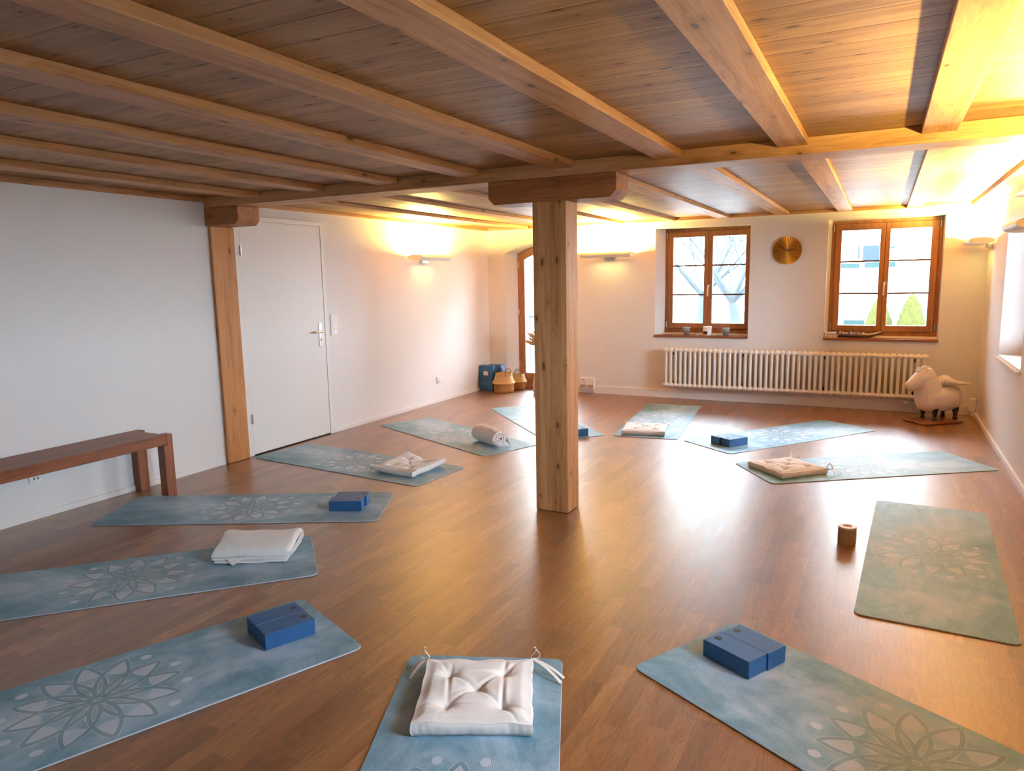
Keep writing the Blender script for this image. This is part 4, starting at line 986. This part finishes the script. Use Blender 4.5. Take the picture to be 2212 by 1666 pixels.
# patterned cloth over its back
MAT['printcloth'] = None
k_ = NT('ink_print_cotton', 0.85, 0.1); v_ = k_.coord()
nn = k_.noise(v_, 26.0, 2.0, 0.5, 1.6); ln = k_.ma('ABSOLUTE', k_.ma('SUBTRACT', nn, 0.5)); msk = k_.noise(v_, 9.0, 1.0)
ink = k_.ma('MULTIPLY', k_.ma('SUBTRACT', 1.0, k_.step(ln, 0.006, 0.016)), k_.ma('GREATER_THAN', msk, 0.50))
k_.color(k_.mix(ink, (0.78, 0.72, 0.64), (0.10, 0.06, 0.045))); MAT['printcloth'] = k_.m
t = thing('patterned_cloth', 'cream cloth with dark ink drawing, draped over the back of the leather animal stool', 'cloth', (5.478, 8.27, 0.362), 0.12)
rings = []
for i in range(25):
    u = i / 24; x = -0.115 + 0.315 * u; hz = (0.010 + 0.036 * exp(-((u - 0.25) / 0.30) ** 2) + 0.010 * u * (1 - u)) * min(1, 6 * u + 0.25) * min(1.0, 5 * (1 - u) + 0.2)
    wy = 0.082 * (1 - 0.45 * u ** 2) * min(1, 5 * u + 0.5); zc = 0.004 + hz + 0.020 * u ** 2
    rings.append([(x + 0.006 * sin(3 * q), wy * cos(q) + 0.006 * sin(9 * u), zc + hz * sin(q) * (1 + 0.18 * sin(7 * q + 11 * u)) ) for q in [2 * pi * k / 30 for k in range(30)]])
MB().loft(rings).build('cloth_bundle', 'printcloth', t, smooth=True, angle=70)

# ================================================================== belly baskets
def weave(name, c1, c2, c3):
    k = NT(name, 0.7, 0.2); v = k.coord(); X = k.sep(v)
    a = k.ma('ARCTAN2', X[1], X[0])
    rowf = k.ma('MULTIPLY', X[2], 115.0); row = k.ma('FLOOR', rowf)
    w = k.ma('MULTIPLY', k.ma('SINE', k.ma('MULTIPLY', rowf, 2 * pi)), k.ma('ADD', 0.75, k.ma('MULTIPLY', k.ma('SINE', k.ma('ADD', k.ma('MULTIPLY', a, 60.0), k.ma('MULTIPLY', row, 2.3))), 0.25)))
    n = k.noise(k.com(k.ma('MULTIPLY', a, 6.0), row, 0.0), 1.3, 3.0)
    base = k.mix(k.ma('ADD', k.ma('MULTIPLY', n, 0.85), k.ma('MULTIPLY', w, 0.13)), c1, c2)
    k.color(k.mix(k.ma('MULTIPLY', k.step(X[2], 0.112, 0.122), 0.55), base, k.mix(n, c2, c3))); k.bump(w, 0.6, 0.003); return k.m
MAT['seagrass'] = weave('seagrass_weave', (0.30, 0.16, 0.06), (0.56, 0.35, 0.15), (0.74, 0.56, 0.30))
MAT['darkcord'] = plain('dark_handle_cord', (0.10, 0.055, 0.03), 0.7)
def basket(label, loc, sc, rot):
    t = thing('belly_basket', label, 'basket', loc, rot, 'seagrass baskets in the corner')
    prof = [(0.104, 0.0), (0.116, 0.005), (0.121, 0.03), (0.125, 0.075), (0.128, 0.105), (0.138, 0.113), (0.147, 0.120), (0.147, 0.126), (0.138, 0.137), (0.126, 0.158), (0.115, 0.190), (0.108, 0.222), (0.106, 0.248), (0.101, 0.249), (0.100, 0.225), (0.104, 0.18), (0.115, 0.14), (0.112, 0.02), (0.02, 0.012)]
    n = 40; rings = []
    for r, z in prof:
        ring = []
        for k in range(n):
            s = 2 * pi * k / n; sq = 1.0 + (0.06 * cos(4 * s) * -1 if z < 0.11 else 0.0) * (1 if z < 0.05 else 0.5)
            wob = 1 + 0.015 * sin(3 * s + 1.0) * (z / 0.25); ring.append((r * sq * wob * cos(s) * sc, r * sq * wob * sin(s) * sc, (z + 0.006 * sin(2 * s + 0.6) * (1 if 0.2 < z else 0)) * sc))
        rings.append(ring)
    MB().loft(rings).build('basket_body', 'seagrass', t, smooth=True, angle=60)
    for s in (0, 1):
        a0 = s * pi; pts = []
        for k in range(13):
            q = pi * k / 12; pts.append((0.045 * cos(q) * sc, (0.102 + 0.008 * sin(q)) * sc * (1 if s else -1), (0.235 + 0.075 * sin(q) ** 0.7 if 0 < k < 12 else 0.215) * sc))
        MB().tube(pts, 0.0042 * sc, 8).build('handle', 'darkcord', t, smooth=True)
    return t
basket('front seagrass belly basket with two dark handles, beside the stack of blue blocks', (0.398, 8.372, 0.0005), 1.06, 1.05)
basket('rear seagrass belly basket with two dark handles, by the arched door jamb', (0.458, 8.662, 0.0005), 0.88, 0.5)

# ================================================================== dried palm leaves in a vase behind the middle post
MAT['dried'] = plain('dried_palm_leaf', (0.52, 0.32, 0.14), 0.75, noise=0.25, nscale=30)
MAT['stemgrey'] = plain('dark_stem', (0.12, 0.10, 0.08), 0.7)
MAT['vase'] = plain('matt_clay_vase', (0.55, 0.50, 0.45), 0.6)
t = thing('dried_palm_spray', 'dried golden palm leaves by the arched door, half hidden by the middle post', 'dried plant', (0.895, 8.44, 0.0005))
MB().lathe([(0.07, 0), (0.085, 0.02), (0.09, 0.12), (0.07, 0.24), (0.035, 0.31), (0.032, 0.36), (0.04, 0.37)], 28).build('vase', 'vase', t, smooth=True)
c0 = Vector((0.02, 0, 0.63)); rr = random.Random(9)
MB().tube([(0, 0, 0.3), (-0.03, 0, 0.45), (-0.045, 0.0, 0.53), (-0.06, 0, 0.62), (-0.02, 0, 0.66)], 0.004, 8).build('stem', 'stemgrey', t, smooth=True)
b = MB()
for k in range(46):
    a = radians(rr.uniform(-10, 190)); l = rr.uniform(0.17, 0.25) * (0.85 if sin(a) > 0.9 else 1); tilt = rr.uniform(-0.7, 0.7)
    d = Vector((cos(a), tilt * 0.6, sin(a) * 0.95 + 0.02)).normalized(); w = rr.uniform(0.012, 0.018); sdv = d.cross(Vector((0.2, 1, 0.1))).normalized(); nz = d.cross(sdv)
    base = c0 + d * 0.03; seg = [(0.0, 0.15), (0.3, 0.75), (0.6, 1.0), (0.85, 0.6), (1.0, 0.04)]
    vs_ = []
    for q, ww in seg: p_ = base + d * l * q; vs_ += [tuple(p_ + sdv * w * ww + nz * 0.004), tuple(p_ - nz * 0.002), tuple(p_ - sdv * w * ww + nz * 0.004)]
    b.add(vs_, [(3 * i + j, 3 * i + j + 1, 3 * i + 3 + j + 1, 3 * i + 3 + j) for i in range(4) for j in range(2)])
o = b.build('palm_leaves', 'dried', t); md = o.modifiers.new('thickness', 'SOLIDIFY'); md.thickness = 0.0015

# ================================================================== things on the window sills
def cupmat():
    k = NT('smoky_blue_glaze', 0.35, 0.5); X = k.sep(k.coord())
    k.color(k.ramp(k.ma('DIVIDE', X[2], 0.09), [(0.0, (0.10, 0.085, 0.08)), (0.45, (0.13, 0.15, 0.18)), (0.75, (0.25, 0.33, 0.38)), (1.0, (0.38, 0.47, 0.52))])); return k.m
MAT['cup'] = cupmat()
SZ = 0.7835
for x, lab in ((2.735, 'smoky blue cup on the first window sill, left of the white jar'), (3.206, 'smoky blue cup on the first window sill, right of the white jar')):
    t = thing('tealight_cup', lab, 'cup', (x, D + 0.055, SZ), 0, 'smoky blue cups on the first sill')
    MB().lathe([(0.028, 0), (0.032, 0.003), (0.046, 0.088), (0.0475, 0.092), (0.0455, 0.092), (0.043, 0.088), (0.031, 0.012), (0.002, 0.010)], 28).build('cup_body', 'cup', t, smooth=True)
t = thing('white_jar', 'white screw-top jar with a dark label between the two blue cups on the first sill', 'jar', (2.985, D + 0.06, SZ))
MB().lathe([(0.044, 0), (0.049, 0.004), (0.050, 0.07), (0.046, 0.076)], 32).build('jar_body', 'white', t, smooth=True)
MB().lathe([(0.052, 0.0765), (0.053, 0.08), (0.053, 0.104), (0.050, 0.108)], 32).build('jar_lid', 'lampwhite', t, smooth=True)
b = MB(); n = 14; A = [radians(-150 + 75 * k / n) for k in range(n + 1)]
b.add([(0.0505 * cos(a), 0.0505 * sin(a), z) for z in (0.012, 0.05) for a in A], [(k, k + 1, n + 2 + k, n + 1 + k) for k in range(n)])
b.build('dark_label', 'black', t)
MAT['shell'] = plain('pale_shell', (0.78, 0.66, 0.54), 0.5, noise=0.08)
for x, s, lab in ((2.872, 1, 'small curled shell on the first sill between the left cup and the jar'), (3.072, -1, 'small curled shell on the first sill between the jar and the right cup')):
    pts = [((0.010 + 0.0012 * k) * cos(0.55 * k) * s, (0.010 + 0.0012 * k) * sin(0.55 * k) * 0.4, 0.013 + (0.006 + 0.0008 * k) * sin(0.55 * k)) for k in range(14)]
    pts += [(s * -0.022, -0.003, 0.005), (s * -0.028, -0.004, 0.004)]
    tag(MB().tube(pts, [0.0035] * 12 + [0.003, 0.003, 0.0025, 0.002], 8).build('curled_shell', 'shell', loc=(x, D + 0.045, SZ + 0.0015), smooth=True), lab, 'shell')
# second sill: tissue box, metal leaf dish, dried petals
k_ = NT('marbled_card', 0.6, 0.3); v_ = k_.coord(); nn = k_.noise(v_, 55.0, 4.0, 0.65, 1.0)
k_.color(k_.ramp(nn, [(0.38, (0.34, 0.25, 0.21)), (0.5, (0.62, 0.53, 0.48)), (0.62, (0.76, 0.70, 0.66))])); MAT['marbled'] = k_.m
t = thing('patterned_box', 'small marbled card box at the left end of the second window sill', 'box', (4.352, D + 0.045, SZ), 0.05)
MB().box(-0.058, 0.058, -0.062, 0.062, 0, 0.052).build('box_base', 'marbled', t, bevel=0.002)
MB().box(-0.060, 0.060, -0.064, 0.064, 0.0522, 0.060).build('box_lid', 'white', t, bevel=0.002)
k_ = NT('polished_dark_metal', 0.18, 0.5); nn = k_.noise(k_.coord(), 18.0, 3.0)
k_.color(k_.mix(nn, (0.09, 0.045, 0.035), (0.42, 0.36, 0.36))); k_.b.inputs['Metallic'].default_value = 0.75; MAT['dish'] = k_.m
t = thing('metal_leaf_dish', 'long boat-shaped polished metal dish on the second window sill', 'dish', (4.64, D + 0.075, SZ), 0.0)
b = MB(); N_ = 30; rings = []
for i in range(N_ + 1):
    u = i / N_; x = -0.215 + 0.445 * u; w = 0.058 * (sin(pi * min(0.985, 0.12 + 0.88 * u)) ** 0.6); lift = 0.030 * max(0, (u - 0.7) / 0.3) ** 2; hgt = 0.048 + 0.004 * u
    ring = []
    for k in range(13):
        s = pi * k / 12; ring.append((x, -w * cos(s), lift + hgt - (hgt - 0.004) * sin(s) ** 0.7 * (1 - 0.35 * max(0, (u - 0.7) / 0.3))))
    rings.append(ring)
b.add([p for r in rings for p in r], [(i * 13 + k, i * 13 + k + 1, (i + 1) * 13 + k + 1, (i + 1) * 13 + k) for i in range(N_) for k in range(12)])
o = b.build('dish_body', 'dish', t, smooth=True); md = o.modifiers.new('thickness', 'SOLIDIFY'); md.thickness = 0.003
MAT['petal'] = plain('dry_yellow_petal', (0.72, 0.50, 0.26), 0.8, noise=0.2, nscale=50)
rr = random.Random(12)
for k in range(9):
    x = 4.46 + 0.030 * k + rr.uniform(-.008, .008)
    b = MB(); n = 6; vs_ = []
    for i in range(n + 1):
        u = i / n
        for j in range(4):
            w = (j / 3 - 0.5) * 0.030 * sin(pi * (0.15 + 0.8 * u)); vs_.append((0.055 * (u - 0.5), w, 0.016 * sin(pi * u) + 0.18 * abs(w) + 0.014 * u * (1 if k % 3 == 0 else 0)))
    b.add(vs_, [(i * 4 + j, i * 4 + j + 1, i * 4 + 5 + j, i * 4 + 4 + j) for i in range(n) for j in range(3)])
    o = b.build('dried_petal', 'petal', loc=(x, D + 0.085 + rr.uniform(-.02, .02), SZ + 0.038 + rr.uniform(0, 0.008)), rotz=rr.uniform(0, 6.2), smooth=True)
    md = o.modifiers.new('thickness', 'SOLIDIFY'); md.thickness = 0.002
    tag(o, 'dry curled yellow petal lying in the metal dish on the second sill', 'petal', 'dry petals in the metal dish')

# ================================================================== outside
MAT['ground'] = plain('pale_gravel_ground', (0.20, 0.20, 0.195), 0.9, noise=0.1, nscale=3)
MAT['bark'] = plain('grey_bark', (0.026, 0.030, 0.032), 0.95, spec=0.03, noise=0.3, nscale=20)
MAT['render'] = plain('white_house_render', (0.90, 0.90, 0.88), 0.9, noise=0.02)
MAT['shutter'] = plain('slate_blue_shutter', (0.014, 0.020, 0.030), 0.95, spec=0.03)
MAT['hedge'] = plain('dull_hedge_leaf', (0.010, 0.018, 0.018), 0.95, spec=0.03, noise=0.5, nscale=25)
MAT['thuja'] = plain('yellow_green_thuja', (0.026, 0.027, 0.008), 0.95, spec=0.03, noise=0.5, nscale=16, bump=0.8, bscale=40, bdist=0.05)
o = MB().box(-40, 60, -40, 60, -0.32, -0.2).build('ground', 'ground'); struct(o)
def ray(px, py):
    d = fwd * FPX + rgt * (px - 1106) - upv * (py - 833); return d
def at_y(px, py, y_):
    d = ray(px, py); k = y_ / d.y; return Vector((CAMX + d.x * k, y_, CAMZ + d.z * k))
def bare_tree(label, base, h, lean, seed, r0_):
    rr = random.Random(seed); t = thing('bare_tree', label, 'tree', base, 0, 'bare trees outside the first window')
    tr = MB(); br = MB()
    def grow(b, p, d, l, r, lev):
        pts = [p]; R = [r]; n = 6
        for i in range(n):
            d = (d + Vector((rr.uniform(-.15, .15), rr.uniform(-.15, .15), rr.uniform(-.02, .10)))).normalized(); p = p + d * l / n; pts.append(p); R.append(r * (1 - 0.6 * (i + 1) / n))
            if 0 < lev < 4 and i >= 1 and rr.random() < 0.95:
                a = rr.uniform(0, 6.28); e = (d + Vector((cos(a), sin(a), 0.2)) * rr.uniform(0.5, 0.95)).normalized(); grow(br, p, e, l * rr.uniform(0.4, 0.6), R[-1] * 0.55, lev + 1)
        b.tube(pts, R, 8 if lev < 1 else 5)
        if lev == 0:
            for k in range(6):
                a = k * 1.05 + rr.uniform(-.3, .3); grow(br, p, Vector((cos(a) * 0.8, sin(a) * 0.8, 0.85)).normalized(), rr.uniform(1.9, 2.6), R[-1] * rr.uniform(0.55, 0.9), 1)
    grow(tr, Vector((0, 0, 0)), Vector((lean, 0, 1)).normalized(), h, r0_, 0)
    tr.build('trunk', 'bark', t, smooth=True); br.build('branches', 'bark', t, smooth=True)
p = at_y(1598, 650, 15.0); bare_tree('bare grey tree outside the first window, seen through its right leaf', (p.x, p.y, -0.2), p.z + 0.2, -0.03, 21, 0.19)
p = at_y(1510, 640, 18.0); bare_tree('bare grey tree outside the first window, seen through its left leaf', (p.x, p.y, -0.2), p.z + 0.2, 0.02, 33, 0.17)
def thuja(label, px, yb, hpx):
    top = at_y(px, hpx, yb); t = thing('conical_thuja', label, 'shrub', (top.x, yb, -0.2), 0, 'thujas outside the second window')
    H = top.z + 0.2; n = 26; rings = []; rr = random.Random(int(px))
    for i in range(16):
        u = i / 15; r = 0.40 * (1 - u) ** 0.55 * (0.8 + 0.2 * min(1, u * 6)); rings.append([(r * (1 + rr.uniform(-.07, .07)) * cos(2 * pi * k / n), r * (1 + rr.uniform(-.07, .07)) * sin(2 * pi * k / n), 0.02 + H * u) for k in range(n)])
    MB().loft(rings).build('foliage', 'thuja', t, smooth=True)
thuja('yellow-green conical thuja outside the right leaf of the second window', 1972, 21.0, 636)
thuja('yellow-green conical thuja outside, behind the middle stile of the second window', 1901, 21.5, 645)
t = thing('white_house', 'overexposed white house across the street behind the second window', 'house', (8.0, 33.0, -0.2))
MB().box(-24.0, 14, 0.6, 8, 0, 13).build('house_wall', 'render', t)  # left stretch added behind the first window to weaken its floor reflection
L2 = lambda px, py: at_y(px, py, 33.0)
def onhouse(nm, m, pa, pb, y0, y1):
    a, c = L2(*pa), L2(*pb); return MB().box(a.x - 8, c.x - 8, y0, y1, c.z + 0.2, a.z + 0.2).build(nm, m, t)
onhouse('house_window', 'shutter', (1864, 530), (1899, 562), 0.52, 0.62)
onhouse('house_window', 'shutter', (1918, 531), (1934, 535), 0.52, 0.62)
onhouse('loggia_edge', 'shutter', (1853, 529), (1856, 558), 0.52, 0.62)
onhouse('planter_hedge', 'hedge', (1817, 570), (1856, 579), -0.3, 0.5)
onhouse('planter_hedge', 'hedge', (1868, 567), (1934, 577), -0.3, 0.5)
onhouse('balcony_slab', 'render', (1815, 585), (1936, 592), -0.5, 0.6)
t = thing('garden_hedge', 'low dark hedge at the foot of the street, seen low through the second window', 'hedge', (6.5, 24.0, -0.2))
a, c = at_y(1822, 692, 24), at_y(1866, 703, 24); MB().box(a.x - 6.5, c.x - 6.5, 0, 0.6, 0, a.z + 0.2).build('hedge_body', 'hedge', t)
t = thing('parked_car', 'pale parked car behind the bare tree, seen through the first window', 'car', (0, 26, -0.2))
c = at_y(1494, 640, 26)
MB().prism([(c.x - 4.0, 0.35), (c.x, 0.35), (c.x + 0.05, 0.85), (c.x - 0.25, 1.0), (c.x - 1.1, 1.45), (c.x - 2.6, 1.45), (c.x - 3.4, 1.0), (c.x - 4.0, 0.85)], 'y', -0.9, 0.9).build('car_body', 'render', t, bevel=0.08)
for x in (c.x - 3.3, c.x - 0.75):
    b = MB().lathe([(0.33, -0.1), (0.33, 0.1)], 20); b.v = [(x + q, -0.86 + z, 0.33 + y_) for q, y_, z in b.v]; b.build('wheel', 'shutter', t)
t = thing('terrace_railing', 'slim grey terrace railing outside the arched door', 'railing', (-1.0, 12.5, -0.2))
b = MB().box(-2.2, 2.6, -0.02, 0.02, 0.96, 1.0)
b.build('handrail', 'shutter', t)
for k in range(25): MB().box(-2.2 + 0.2 * k - 0.008, -2.2 + 0.2 * k + 0.008, -0.008, 0.008, 0, 0.96).build('baluster', 'shutter', t)
